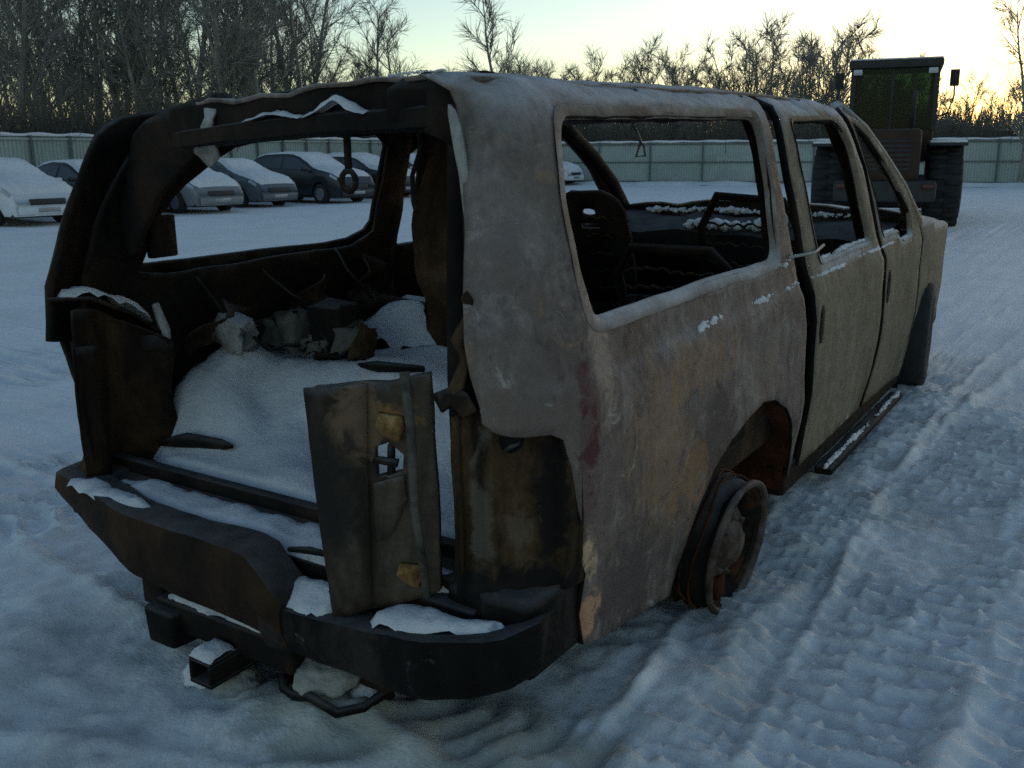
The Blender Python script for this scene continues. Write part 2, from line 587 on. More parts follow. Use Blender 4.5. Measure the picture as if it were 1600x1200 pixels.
def ground_h(x, y):
    h = base_h(x, y)
    near = 1 - nstep(9, 16, np.hypot(x - 1, y - 1))
    wx = x + 0.018 * fbm(x / .22, y / .22, 11, 3)
    wy = y + 0.018 * fbm(x / .22, y / .22, 12, 3)
    h = h + 0.009 * fbm(x / .30, y / .30, 5, 4, .55) + 0.014 * fbm(x / .9, y / .9, 6, 2)
    h = h + near * (0.006 * fbm(x / .10, y / .10, 7, 3, .6) + 0.008 * np.maximum(0, fbm(x / .06, y / .06, 8, 2)) ** 2)
    h = h + near * (1 - nstep(.75, 1.05, x)) * (0.010 * fbm(x / .16, y / .16, 21, 3, .6) + 0.010 * np.maximum(0, fbm(x / .11, y / .11, 22, 2)))
    total = np.zeros_like(x)
    # tyre tracks of a loader: centre line x0 + slope*y + curve, half width, lug pitch, chevron, depth
    tracks = [(-1.75, .02, -.01, .25, .16, .5, .040), (-2.5, .05, .01, .25, .16, .5, .040), (-4.2, -.1, .02, .26, .17, .5, .04), (-5.0, -.1, .02, .26, .17, .5, .04),
              (3.2, -.03, .01, .26, .16, .5, .030), (2.62, .05, .0, .28, .14, .45, .030), (1.85, .18, -.01, .24, .10, -.4, .022),
              (2.08, -.02, .012, .28, .115, -.35, .030), (1.50, .03, .010, .29, .10, .35, .030), (1.12, -.06, .012, .16, .09, .3, .024)]
    for k, (x0, sl, cv, hw, pitch, chev, dep) in enumerate(tracks):
        xc = x0 + sl * (wy - 1.5) + cv * (wy - 1.5) ** 2
        a = (wx - xc) / hw
        inside = 1 - nstep(.88, 1.08, np.abs(a))
        ph = wy / pitch + chev * np.abs(a) * 1.5 + .25 * np.sin(3.1 * a + k) + .45 * fbm(x / .6, y / .6, 40 + k, 2)
        row = np.floor(ph)
        saw = ph - row
        r1 = np.exp(-((saw - .5) / .11) ** 2) + .25 * nstep(.5, .62, saw) * (1 - nstep(.62, 1.0, saw))
        ca = a * 1.6 + .5 * (row % 2) + .15 * fbm(x / .2, y / .2, 200 + k, 2)
        fr = ca - np.floor(ca)
        r2 = np.exp(-((fr - .5) / .075) ** 2)
        patt = np.maximum(r1, .75 * r2)
        wear = .15 + .85 * nstep(-.6, .2, fbm(x / .7, y / .7, 60 + k, 3))
        d = inside * (-dep * .55 + dep * patt * wear)
        ridge = .026 * np.exp(-((np.abs(a) - 1.14) / .13) ** 2) * (0.6 + .8 * fbm(x / .22, y / .22, 80 + k, 3))
        total = np.where(np.abs(a) < 1.5, total * .45 + d + ridge, total)
    # tracks running across behind the car
    for k, (y0, sl, hw, pitch, dep) in enumerate([(-.62, .38, .22, .14, .036), (-1.25, .30, .24, .15, .036), (.35, -.10, .20, .12, .024)]):
        yc = y0 + sl * wx
        a = (wy - yc) / hw
        inside = 1 - nstep(.85, 1.1, np.abs(a))
        ph = wx / pitch + .6 * np.abs(a) + .6 * fbm(x / .5, y / .5, 140 + k, 2)
        saw = ph - np.floor(ph)
        lug = nstep(.0, .25, saw) * (1 - nstep(.5, .95, saw))
        wear = nstep(-.4, .5, fbm(x / .9, y / .9, 160 + k, 3))
        far = 1 - nstep(2.5, 4.5, np.abs(wx))
        total = total + far * (inside * (-dep * .6 + dep * 1.2 * lug * wear) + .014 * np.exp(-((np.abs(a) - 1.2) / .16) ** 2))
    under = np.exp(-((np.abs(x) / 1.02) ** 6)) * nstep(.2, .5, y) * (1 - nstep(5.2, 5.7, y))
    h = h + total * (1 - .8 * under)
    # snow pushed up against the sill and the rear quarter
    h = h + .035 * np.exp(-((x - 1.12) / .12) ** 2) * nstep(.1, .5, y) * (1 - nstep(4.2, 4.8, y)) * (0.6 + .7 * fbm(x / .25, y / .25, 99, 3))
    h = h + .05 * np.exp(-((x - .35) / .55) ** 2 - ((y - .02) / .16) ** 2) * (0.7 + .8 * fbm(x / .16, y / .16, 98, 3))
    return h


def axis_lines(lo, hi, step, far_lo, far_hi, grow=1.09):
    a = list(np.arange(lo, hi, step))
    s, p = step, a[-1]
    while p < far_hi:
        s = min(s * grow, 60)
        p += s
        a.append(p)
    s, p = step, a[0]
    pre = []
    while p > far_lo:
        s = min(s * grow, 60)
        p -= s
        pre.append(p)
    return np.array(pre[::-1] + a)


gx = axis_lines(-1.9, .85, .024, -260, .84)
gx = np.concatenate([gx[gx < .85], axis_lines(.85, 2.4, .0115, .86, 260)[0:]])
gx = np.unique(np.round(gx, 5))
gy = axis_lines(-1.0, .3, .022, -120, .29)
gy = np.concatenate([gy[gy < .3], axis_lines(.3, 4.3, .0135, .31, 420)])
gy = np.unique(np.round(gy, 5))
GX, GY = np.meshgrid(gx, gy)
GZ = ground_h(GX.ravel(), GY.ravel())
fade = 1 - nstep(45, 70, np.hypot(GX.ravel(), GY.ravel()))
GZ = GZ * fade
nxg, nyg = len(gx), len(gy)
gm = bpy.data.meshes.new('ground')
co = np.stack([GX.ravel(), GY.ravel(), GZ], 1)
idx = (np.arange(nyg - 1)[:, None] * nxg + np.arange(nxg - 1)[None, :]).ravel()
quads = np.stack([idx, idx + 1, idx + 1 + nxg, idx + nxg], 1)
gm.vertices.add(len(co))
gm.vertices.foreach_set('co', co.ravel())
gm.loops.add(quads.size)
gm.loops.foreach_set('vertex_index', quads.ravel())
gm.polygons.add(len(quads))
gm.polygons.foreach_set('loop_start', np.arange(len(quads)) * 4)
gm.polygons.foreach_set('loop_total', np.full(len(quads), 4))
gm.polygons.foreach_set('use_smooth', np.ones(len(quads), bool))
gm.update(calc_edges=True)
gm.materials.append(SNOW_G)
ground = bpy.data.objects.new('ground', gm)
COL.objects.link(ground)
tag(ground, 'trampled blue grey snow covering the whole yard, rutted by tyre tracks', 'snow', kind='structure')


def gz(x, y):
    return float(ground_h(np.array([x], float), np.array([y], float))[0])


# ================================================================== THE BURNT CAR
suv = empty('burnt_suv')
RV = Matrix(((1.0, -0.002, 0.006), (0.002, 1.0, -0.020), (-0.006, 0.020, 1.0)))
q_suv = RV.to_quaternion()
suv.rotation_mode = 'QUATERNION'
suv.rotation_quaternion = q_suv
suv.location = (0.002, -0.002, -0.020)
SUV_M = Matrix.Translation(suv.location) @ q_suv.to_matrix().to_4x4()
tag(suv, 'large burnt-out estate car without glass, ash grey and rusty, standing in the snow', 'car')

IZ = [-.1, .2, .5, .93, .96, 1.00, 1.10, 1.3, 1.5, 1.58, 1.63, 1.66, 1.685, 1.697]
IN = [.07, .03, 0, -.004, .004, .020, .04, .08, .125, .15, .175, .205, .26, .31]


def S(u, z, side=1, off=0.0):
    """outer skin of the body: u runs round the rear corner and forward, z up; off moves it inward"""
    ins = lerp_tab(z, IZ, IN) + off
    if u >= .42:
        x, y, lean = 1.0, u, .07
    else:
        t = max(0, (u + .08) / .5)
        a, b, c = (1 - t) ** 2, 2 * t * (1 - t), t * t
        x = a * .84 + b * .985 + c
        y = a * .10 + b * .115 + c * .42
        lean = .17 * (1 - t) + .07 * t
        y += off * (1 - t)
    y += lean * min(1.1, max(0, (z - 1.1) / .52)) * min(1, max(0, (2.2 - u) / 1.8))
    if u > 4.7:
        x -= .07 * (u - 4.7) ** 2
    # slight haunch round the rear wheel
    x += .018 * math.exp(-((u - 1.5) / .55) ** 2 - ((z - .5) / .22) ** 2)
    return Vector((side * (x - ins), y, z))


def warp(p, dent=0.006):
    """heat-sagged shell: the left rear roof corner has sunk, all skins are dented"""
    w = sstep(1.25, 1.66, p.z) * sstep(.15, -.75, p.x) * (1 - sstep(.35, 1.9, p.y))
    q = p + Vector((.02 * w, .01 * w, -.03 * w))
    n = Vector((nz(p, 2.6, 3), nz(p, 2.6, 9), nz(p, 2.6, 15))) * dent + Vector((nz(p, 7, 4), nz(p, 7, 5), nz(p, 7, 6))) * dent * .6 + Vector((nz(p, 16, 4), nz(p, 16, 5), nz(p, 16, 6))) * dent * .25
    return q + n


def part(name, verts, faces, mat, parent=suv, dent=0.006, thick=0.0, flip=False, smooth=True, rimmat=None):
    vs = [warp(Vector(v), dent) for v in verts]
    if flip:
        faces = [tuple(reversed(f)) for f in faces]
    o = obj(name, vs, faces, mat, parent, smooth)
    if thick:
        m = o.modifiers.new('thickness', 'SOLIDIFY')
        m.thickness = abs(thick)
        m.offset = -1 if thick > 0 else 1
        if rimmat:
            o.data.materials.append(rimmat)
            m.material_offset_rim = 1
            m.material_offset = 1
    return o


def skin(name, outer, holes, side, mat, step=.05, off=0.0, dent=.007, thick=.02, parent=suv):
    P, F = sheet2d(outer, holes, step)
    return part(name, [S(u, z, side, off) for u, z in P], F, mat, parent, dent, thick, flip=(side < 0), rimmat=CHAR)


def flange(name, loop, side, mat, inset=.03, depth=.04, parent=suv, lip=.012):
    lp = dens(loop, .05)
    c = Vector((sum(p[0] for p in lp) / len(lp), sum(p[1] for p in lp) / len(lp)))
    rows = []
    for k, (ins, dp) in enumerate(((-lip, -.006), (0, -.003), (inset * .35, depth), (inset, depth + .004), (inset, depth + .012))):
        row = []
        for p in lp:
            d = Vector(p) - c
            # square-ish inset
            q = c + Vector((d.x - math.copysign(min(abs(d.x), ins), d.x) if ins > 0 else d.x * (1 - ins / max(abs(d.x), .3)),
                            d.y - math.copysign(min(abs(d.y), ins), d.y) if ins > 0 else d.y * (1 - ins / max(abs(d.y), .2))))
            row.append(S(q.x, q.y, side, dp))
        rows.append(row)
    n = len(lp)
    vs = [p for r in rows for p in r]
    fs = [(i * n + k, i * n + (k + 1) % n, (i + 1) * n + (k + 1) % n, (i + 1) * n + k) for i in range(len(rows) - 1) for k in range(n)]
    return part(name, vs, fs, mat, parent, .005, flip=(side > 0))


def extr(name, path, prof, mat, parent=suv, dent=.006, closed=True):
    """extrude a (y,z) profile along x stations: path = list of (x, dy, dz)"""
    n = len(prof)
    vs, fs = [], []
    for (x, dy, dz) in path:
        vs += [Vector((x, p[0] + dy, p[1] + dz)) for p in prof]
    for i in range(len(path) - 1):
        for k in range(n if closed else n - 1):
            a, b = i * n + k, i * n + (k + 1) % n
            fs.append((a, a + n, b + n, b))
    if closed:
        fs.append(tuple(range(n)))
        fs.append(tuple((len(path) - 1) * n + k for k in range(n))[::-1])
    o = part(name, vs, fs, mat, parent, dent)
    return flat_shade(o, 40)


# ---- side skins ----------------------------------------------------
ARCH = [(.96, .14), (.985, .22), (1.02, .32), (1.08, .42), (1.17, .505), (1.30, .565), (1.46, .605), (1.62, .618), (1.76, .60), (1.90, .535),
        (2.0, .44), (2.07, .33), (2.11, .18)]
QWIN = round_poly([(.385, 1.60), (.36, 1.40), (.385, 1.24), (.42, 1.105), (1.85, 1.095), (1.89, 1.605)], .06)
QOUT = [(-.08, .915), (-.02, .895), (.06, .885), (.14, .88), (.20, .875), (.245, .855), (.275, .78), (.30, .66), (.325, .60), (.32, .52), (.345, .47),
        (.34, .36), (.37, .26), (.54, .22), (.76, .185)] + ARCH + \
       [(2.13, .175), (2.135, .5), (2.13, .82), (2.055, .97), (2.02, 1.23), (1.985, 1.49), (2.01, 1.62), (2.03, 1.697), (1.2, 1.699), (.6, 1.698), (.1, 1.697),
        (-.08, 1.693), (-.08, 1.5), (-.075, 1.2)]
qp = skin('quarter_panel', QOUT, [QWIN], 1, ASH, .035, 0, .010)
flange('window_frame', QWIN, 1, burnt('scorched_window_flange', [(.3, (.13, .085, .06)), (.5, (.24, .19, .16)), (.65, (.36, .32, .29)), (.8, (.16, .10, .07))],
                                      5, .8, (1, 1, 1), .4, .3, .6, flake=.5), .010, .010, qp, .025)
QWINL = smooth_poly([(.52, 1.58), (.48, 1.40), (.44, 1.24), (.43, 1.12), (.9, 1.115), (1.78, 1.10), (1.80, 1.34), (1.82, 1.585), (1.1, 1.59)], 2, .2)
QOUTL = [(-.08, .93), (.2, .9), (.28, .7), (.33, .5), (.36, .25), (.76, .19)] + ARCH + \
        [(2.1, .17), (2.0, .5), (1.9, .9), (1.885, 1.1), (1.90, 1.4), (1.92, 1.62), (1.92, 1.695), (1.0, 1.699), (.52, 1.685), (.30, 1.655), (.16, 1.60), (.06, 1.50), (-.03, 1.25)]
qpl = skin('quarter_panel', QOUTL, [QWINL], -1, CHAR, .06)
# inner pressings
INL = [(.10, .46), (.10, 1.0), (.16, 1.22), (.25, 1.42), (.36, 1.58), (.55, 1.655), (.95, 1.675), (1.9, 1.675), (1.9, 1.1), (1.93, .46)]
INWL = smooth_poly([(.47, 1.08), (.50, 1.18), (.535, 1.28), (.60, 1.39), (.70, 1.49), (.84, 1.555), (1.2, 1.565), (1.745, 1.565), (1.73, 1.3), (1.72, 1.09), (1.1, 1.085)], 1, .22)
skin('inner_panel', INL, [INWL], -1, CHAR_BROWN, .06, .085, .012, .015)
INR = [(-.02, .46), (-.02, 1.0), (-.02, 1.6), (.1, 1.675), (2.1, 1.675), (2.05, 1.1), (2.1, .46)]
skin('inner_panel', INR, [[(.45, 1.07), (.36, 1.62), (2.02, 1.62), (2.0, 1.07)]], 1, CHAR_BROWN, .07, .09, .006, .010)

# ---- doors ---------------------------------------------------------
RDW = round_poly([(2.265, 1.59), (2.90, 1.60), (3.02, 1.55), (3.11, 1.45), (3.225, 1.03), (2.36, 1.035)], .05)
RDO = [(2.275, .175), (2.27, .5), (2.275, .80), (2.19, .97), (2.16, 1.23), (2.125, 1.49), (2.145, 1.60), (2.175, 1.697), (2.9, 1.685), (3.05, 1.65), (3.12, 1.57), (3.26, 1.38),
       (3.355, 1.04), (3.43, .87), (3.455, .6), (3.41, .37), (3.29, .17)]
rd = skin('door', RDO, [RDW], 1, ASH_DOOR, .05, 0, .006, .03)
flange('window_frame', RDW, 1, ASH_DOOR, .004, .008, rd)
part('handle_recess', *(lambda P, F: ([S(u, z, 1, -.003) for u, z in P], F))(*sheet2d(smooth_poly([(2.315, .70), (2.315, .86), (2.375, .86), (2.375, .70)], 1), [], .03)), CHAR, rd, .003, .004)
FDW = round_poly([(3.235, 1.595), (3.44, 1.53), (3.86, 1.325), (4.18, 1.10), (4.17, .985), (3.90, .98), (3.84, 1.04), (3.50, 1.035), (3.40, 1.3)], .04)
FDO = [(3.355, .17), (3.475, .37), (3.52, .6), (3.495, .87), (3.42, 1.04), (3.335, 1.38), (3.19, 1.60), (3.16, 1.66), (3.28, 1.645), (3.49, 1.575), (3.8, 1.44), (4.16, 1.26), (4.41, 1.07),
       (4.42, .6), (4.37, .3), (4.28, .14), (3.86, .16)]
fd = skin('door', FDO, [FDW], 1, ASH_DOOR, .05, 0, .006, .03)
flange('window_frame', FDW, 1, ASH_DOOR, .003, .006, fd)
part('handle_recess', *(lambda P, F: ([S(u, z, 1, -.003) for u, z in P], F))(*sheet2d(smooth_poly([(3.55, .68), (3.55, .85), (3.63, .85), (3.63, .68)], 1), [], .03)), CHAR, fd, .003, .004)
LDW = smooth_poly([(1.965, 1.56), (2.85, 1.575), (3.02, 1.5), (3.2, 1.06), (3.18, 1.035), (2.0, 1.045), (1.98, 1.07)], 1, .2)
LDO = [(2.2, .17), (2.1, .5), (1.95, .9), (1.925, 1.1), (1.935, 1.4), (1.95, 1.62), (1.97, 1.69), (2.9, 1.685), (3.12, 1.57), (3.26, 1.38), (3.355, 1.04), (3.43, .87), (3.455, .6), (3.29, .17)]
skin('door', LDO, [LDW], -1, CHAR, .08, 0, .006, .03)
skin('door', FDO, [FDW], -1, CHAR, .08, 0, .006, .03)
# door posts behind the gaps
for side in (1, -1):
    for path in ([(2.13, .2), (2.16, .6), (2.16, .85), (2.10, 1.0), (2.06, 1.3), (2.04, 1.5), (2.07, 1.66)],
                 [(3.38, .2), (3.46, .6), (3.44, .9), (3.37, 1.05), (3.28, 1.38), (3.12, 1.6)]):
        m_ = MB()
        pts = [S(u, z, side, .07) for u, z in path]
        for i in range(len(pts) - 1):
            pass
        m_.tube(pts, .035 if side > 0 else .03, 6)
        part('door_post', m_.v, m_.f, CHAR_BROWN)
# ---- front wings, bonnet, nose -----------------------------------
FEN = [(4.445, 1.06), (4.45, .6), (4.40, .3), (4.31, .14), (4.36, .30), (4.45, .45), (4.6, .545), (4.78, .575), (4.95, .54), (5.08, .45), (5.14, .32), (5.16, .2), (5.60, .2), (5.72, .42),
       (5.74, .80), (5.62, .92), (5.3, .965), (4.85, 1.01)]
for side, mt in ((1, ASH_DOOR), (-1, CHAR)):
    skin('front_wing', FEN, [], side, mt, .06, 0, .007, .02)
vs, fs = [], []
NX, NY = 18, 14
for j in range(NY + 1):
    y = 4.40 + 1.35 * j / NY
    for i in range(NX + 1):
        t = i / NX * 2 - 1
        hw = .97 - .07 * max(0, y - 4.7) ** 2
        z = lerp_tab(y, [4.4, 4.85, 5.3, 5.62, 5.75], [1.055, 1.01, .965, .92, .80]) + .07 * (1 - abs(t) ** 4) - .02 * math.exp(-((abs(t) - .55) / .1) ** 2)
        vs.append(Vector((t * hw, y, z)))
for j in range(NY):
    for i in range(NX):
        a = j * (NX + 1) + i
        fs.append((a, a + 1, a + NX + 2, a + NX + 1))
part('bonnet', vs, fs, ASH_DOOR, suv, .012, .01)
m_ = MB().box((-.84, 5.62, .35), (.84, 5.74, .85), .03)
part('grille_panel', m_.v, m_.f, CHAR)
m_ = MB().box((-.90, 5.66, .18), (.90, 5.84, .42), .05)
part('bumper', m_.v, m_.f, CHAR)
# ---- roof ---------------------------------------------------------
vs, fs = [], []
NX, NY = 26, 44
for j in range(NY + 1):
    t = j / NY
    for i in range(NX + 1):
        s = i / NX * 2 - 1
        y = .30 + .04 * (1 - s * s) + (2.98 - .05 * s * s) * t
        y += .34 * max(0, (-s - .35) / .65) ** 1.3 * (1 - t) ** 3
        x = s * .735
        z = 1.682 + .048 * (1 - abs(s) ** 2.4) + .012 * math.sin(t * math.pi) - .10 * max(0, (y - 2.75) / .55) ** 2
        z -= .010 * (1 + math.sin(s * 22)) * .5 * (1 - s * s)
        z -= .05 * math.exp(-((y - .35) / .5) ** 2) * math.exp(-((x + .1) / .45) ** 2)
        vs.append(Vector((x, y, z)))
for j in range(NY):
    for i in range(NX):
        a = j * (NX + 1) + i
        fs.append((a, a + 1, a + NX + 2, a + NX + 1))
part('roof', vs, fs, ASH, suv, .007, .012)
# roof bows
for y in (1.05, 1.95, 2.65):
    m_ = MB()
    m_.tube([(x, y, 1.66 + .03 * (1 - (x / .75) ** 2)) for x in np.linspace(-.76, .76, 9)], .022, 6)
    part('roof_bow', m_.v, m_.f, CHAR)
# rear header with a ledge
extr('roof_header', [(x, .02 * abs(x), .03 * (x - .1)) for x in np.linspace(-.42, .66, 9)],
     [(.47, 1.685), (.40, 1.69), (.345, 1.68), (.34, 1.615), (.30, 1.605), (.296, 1.562), (.41, 1.555), (.47, 1.60)], CHAR)


def plate(name, poly, mapf, mat, step=.05, dent=.008, thick=.03, parent=suv, holes=()):
    P, F = sheet2d(poly, list(holes), step)
    return part(name, [mapf(a, b) for a, b in P], F, mat, parent, dent, thick)


# right rear roof corner gusset and pillar post, left sunk corner
plate('corner_gusset', smooth_poly([(.44, 1.70), (.58, 1.70), (.66, 1.675), (.70, 1.58), (.725, 1.42), (.74, 1.2), (.70, 1.2), (.68, 1.38), (.655, 1.50), (.60, 1.555), (.44, 1.575)], 1),
      lambda x, z: Vector((x, .31 + .05 * (z - 1.5) + .03 * math.sin(x * 40), z)), CHAR, .035, .012, .05)
m_ = MB()
m_.tube([(.58, .40, 1.62), (.60, .38, 1.45), (.615, .36, 1.2), (.63, .33, .95), (.66, .30, .6)], [.025, .03, .035, .04, .04], 8)
part('pillar_post', m_.v, m_.f, CHAR)
plate('corner_gusset', smooth_poly([(-.80, 1.25), (-.775, 1.5), (-.72, 1.63), (-.55, 1.69), (-.30, 1.715), (-.265, 1.66), (-.30, 1.61), (-.42, 1.575), (-.52, 1.51), (-.61, 1.42), (-.68, 1.30), (-.75, 1.16)], 1),
      lambda x, z: Vector((x, .40 + .05 * (z - 1.4) + .02 * math.sin(x * 9), z)), CHAR, .04, .014, .03)
# torn pale ends hanging from the sunk corner
plate('torn_metal', [(-.33, 1.70), (-.26, 1.695), (-.255, 1.62), (-.29, 1.57), (-.30, 1.53), (-.34, 1.50), (-.37, 1.515), (-.40, 1.55), (-.36, 1.575), (-.31, 1.60), (-.29, 1.65)],
      lambda x, z: Vector((x, .35 + .03 * math.sin(z * 30), z - .02)), PALE, .02, .02, .008)
# pale strip of seal on the right pillar
plate('weather_strip', smooth_poly([(.672, 1.63), (.70, 1.60), (.722, 1.5), (.735, 1.38), (.728, 1.30), (.716, 1.36), (.705, 1.46), (.69, 1.52)], 1),
      lambda x, z: Vector((x + .012, .215, z)), PALE, .02, .006, .012)
# hanging latch loop in the opening, and a dark plate on the left pillar
m_ = MB()
m_.box((.195, .40, 1.46), (.212, .412, 1.58), 0)
m_.tube([(.203 + .026 * math.cos(a), .405, 1.435 + .028 * math.sin(a)) for a in np.linspace(0, 2 * math.pi, 13)], .009, 6)
part('hanging_latch', m_.v, m_.f, CHAR, suv, 0)
m_ = MB().box((-.80, .47, 1.155), (-.77, .58, 1.30), .008)
part('pillar_bracket', m_.v, m_.f, BUMPER, suv, 0)
# fallen strip of headlining leaning down behind the opening
plate('fallen_trim', smooth_poly([(0.0, 1.62), (.12, 1.63), (.20, 1.5), (.17, 1.3), (.10, 1.1), (.04, .80), (-.14, .80), (-.11, 1.05), (-.075, 1.25), (-.02, 1.45)], 1),
      lambda x, z: Vector((x + .03, .95 + .18 * (1.6 - z) + .05 * math.sin(z * 9), z)), CHAR_BROWN, .05, .03, .03)

# ---- A pillars, screen header, cowl -------------------------------
for side in (1, -1):
    m_ = MB()
    pts = [S(u, z, side, .035) for u, z in ((3.2, 1.645), (3.49, 1.55), (3.8, 1.42), (4.16, 1.24), (4.46, 1.02))]
    m_.tube(pts, [.045, .04, .04, .042, .05], 8)
    part('windscreen_pillar', m_.v, m_.f, ASH_DOOR if side > 0 else CHAR)
m_ = MB().tube([(x, 3.22 + .08 * (1 - (x / .8) ** 2), 1.625 + .03 * (1 - (x / .8) ** 2)) for x in np.linspace(-.78, .78, 9)], .035, 6)
part('windscreen_header', m_.v, m_.f, CHAR)
extr('dashboard', [(x, -.04 * (1 - x * x), .01 * math.sin(x * 13)) for x in np.linspace(-.88, .88, 15)],
     [(4.45, 1.03), (4.20, 1.02), (4.02, .95), (3.98, .80), (4.08, .62), (4.20, .50), (4.30, .30), (4.45, .30)], CHAR, suv, .025)
m_ = MB()
m_.tube([(-.32, 3.25, 1.60), (-.29, 3.27, 1.54), (-.275, 3.28, 1.49)], .009, 6)
m_.tube([(-.285, 3.28, 1.49), (-.262, 3.28, 1.49), (-.25, 3.28, 1.43), (-.305, 3.28, 1.425), (-.285, 3.28, 1.49)], .008, 6)
part('dangling_mirror', m_.v, m_.f, PALE, suv, 0)

# ---- floor, inner structure --------------------------------------
m_ = MB().box((-.92, .16, .36), (.92, 2.3, .455), .01)
part('cargo_floor', m_.v, m_.f, CHAR_BROWN, suv, .01)
m_ = MB().box((-.92, 2.28, .22), (.92, 4.4, .30), .01)
part('floor_pan', m_.v, m_.f, CHAR, suv, .01)
for x in (-.5, .42):
    m_ = MB().box((x, .1, .10), (x + .1, 5.5, .28), .01)
    part('frame_rail', m_.v, m_.f, CHAR, suv, .004)
m_ = MB()
m_.tube([(-.95, 1.30, .20), (-.3, 1.30, .20), (0, 1.30, .2), (.3, 1.30, .20), (.98, 1.30, .20)], [.05, .06, .15, .06, .05], 10)
part('rear_axle', m_.v, m_.f, RUST_RED, suv, .004)
# wheel housings in the rear arches
for side in (1, -1):
    vs, fs = [], []
    n = 16
    prof = [(p[0], p[1]) for p in ([(.96, .13)] + ARCH + [(2.10, .12)])]
    for x in (.975, .80, .62):
        for (u, z) in prof:
            k = 1 + (.975 - x) * .05
            vs.append(Vector((side * (x if x < .97 else S(u, z, 1, .012).x), 1.5 + (u - 1.5) * k, z * k)))
    n = len(prof)
    for i in range(2):
        for k in range(n - 1):
            a = i * n + k
            fs.append((a, a + 1, a + n + 1, a + n))
    fs.append(tuple(2 * n + k for k in range(n)))
    part('wheel_housing', vs, fs, RUST_RED if side > 0 else CHAR_BROWN, suv, .012)
# drum and spring seen inside the right arch
m_ = MB()
m_.lathe([(.70, .0), (.70, .15), (.86, .155), (.90, .13), (.90, 0)], 20, 'x', (0, 1.32, .20))
m_.tube([(.66, .95, .30), (.68, 1.3, .33), (.66, 1.75, .36), (.64, 2.05, .34)], .035, 6)
part('brake_drum', m_.v, m_.f, RUST_RED, suv, .006)
# sills and running board
for side in (1, -1):
    m_ = MB()
    lo, hi = sorted((side * .82, side * .955))
    m_.box((lo, 2.12, .08), (hi, 4.33, .21), .02)
    part('sill', m_.v, m_.f, CHAR)
m_ = MB().box((.94, 2.6, .035), (1.015, 4.15, .07), .012)
rb = part('running_board', m_.v, m_.f, CHAR, suv, .02)

# ---- lamp housings -----------------------------------------------
def lamp_housing(side, mat):
    vs, fs = [], []
    N, K = 26, 12
    path = [(.735, .19), (.75, .105), (.79, .10), (.85, .115), (.91, .15), (.96, .22), (.985, .29), (.985, .35)]
    L = np.linspace(0, len(path) - 1, N + 1)
    for j in range(K + 1):
        t = j / K
        z = .455 + .455 * t
        for a in L:
            x = lerp_tab(a, range(len(path)), [p[0] for p in path])
            y = lerp_tab(a, range(len(path)), [p[1] for p in path])
            s = a / (len(path) - 1)
            d = .07 * math.sin(math.pi * min(1, max(0, (s - .18) / .62))) ** .5 if .18 < s < .8 else 0
            d += .010 * math.sin(s * 52) + .006 * math.sin(s * 23 + z * 4)
            d *= 1 - .7 * max(0, (.12 - t) / .12)
            vs.append(Vector((side * (x - d * .55), y + d * .8, z)))
    for j in range(K):
        for i in range(N):
            a = j * (N + 1) + i
            fs.append((a, a + 1, a + N + 2, a + N + 1))
    return part('lamp_housing', vs, fs, mat, suv, .009, .008, flip=(side < 0))


lh = lamp_housing(1, OCHRE)
lamp_housing(-1, CHAR_BROWN)
m_ = MB().lathe([(.012, .0), (.012, .026), (-.012, .028), (-.012, .0)], 16, 'y', (.895, .150, .868))
part('bulb_socket', m_.v, m_.f, BUMPER, lh, .002)
# inward leaning left column below the waist, with its capping ledge
vs, fs = [], []
prof = [(.11, 1.07), (.24, 1.06), (.40, .985), (.50, .90), (.53, .78), (.52, .60), (.50, .44)]
for k, (y, z) in enumerate(prof):
    for x in ((-.80, -.885)[k > 0], -.83 + .02 * math.sin(k * 2.0) + .04 * (k == 0), -.765):
        vs.append(Vector((x, y if x < -.8 else y - .03, z)))
for k in range(len(prof) - 1):
    for i in range(2):
        a = k * 3 + i
        fs.append((a, a + 1, a + 4, a + 3))
part('column_cover', vs, fs, CHAR_BROWN, suv, .012, .01)
vs, fs = [], []
for k, y in enumerate(np.linspace(.12, .50, 7)):
    for j, z in enumerate(np.linspace(.45, 1.04, 9)):
        top = 1.03 - .6 * max(0, (y - .22))
        vs.append(Vector((-.79 + .035 * math.sin(y * 17) + .01 * math.sin(z * 25), y, min(z, top))))
for k in range(6):
    for j in range(8):
        a = k * 9 + j
        fs.append((a, a + 1, a + 10, a + 9))
part('column_panel', vs, fs, CHAR_BROWN, suv, .02, .01)
m_ = MB().tube([(-.775, .46, 1.0), (-.77, .485, .9), (-.765, .49, .80)], [.012, .02, .014], 6)
part('torn_metal', m_.v, m_.f, PALE, suv, .01)
# jagged inner edge of the right rear pillar
plate('torn_metal', [(.79, 1.20), (.815, 1.215), (.80, 1.12), (.785, 1.04), (.79, .985), (.765, .965), (.745, .955), (.755, 1.01), (.77, 1.06), (.765, 1.10), (.78, 1.15)],
      lambda x, z: Vector((x, .12 + .02 * math.sin(z * 50), z)), OCHRE, .02, .012, .01)
plate('torn_metal', [(.70, .965), (.76, .985), (.80, .975), (.83, .945), (.80, .925), (.76, .945), (.735, .93)],
      lambda x, z: Vector((x, .10 - .3 * (.96 - z), z)), CHAR_BROWN, .02, .012, .01)

PAD = burnt('bright_ochre_scorch', [(.3, (.10, .055, .022)), (.45, (.26, .14, .05)), (.58, (.42, .27, .11)), (.75, (.46, .36, .19))], 22, .85, (1, 1, 1), .5, .6)
# ---- remaining half of the right rear door ------------------------
def door_map(s, z, off=0.0):
    t = (s - .42) / .29
    x = .425 + .275 * t
    y = -.03 + .125 * t + off
    return Vector((x - .02 * (1 - z) * (1 - t) + .03 * (.98 - z) * (1 - t), y, z))


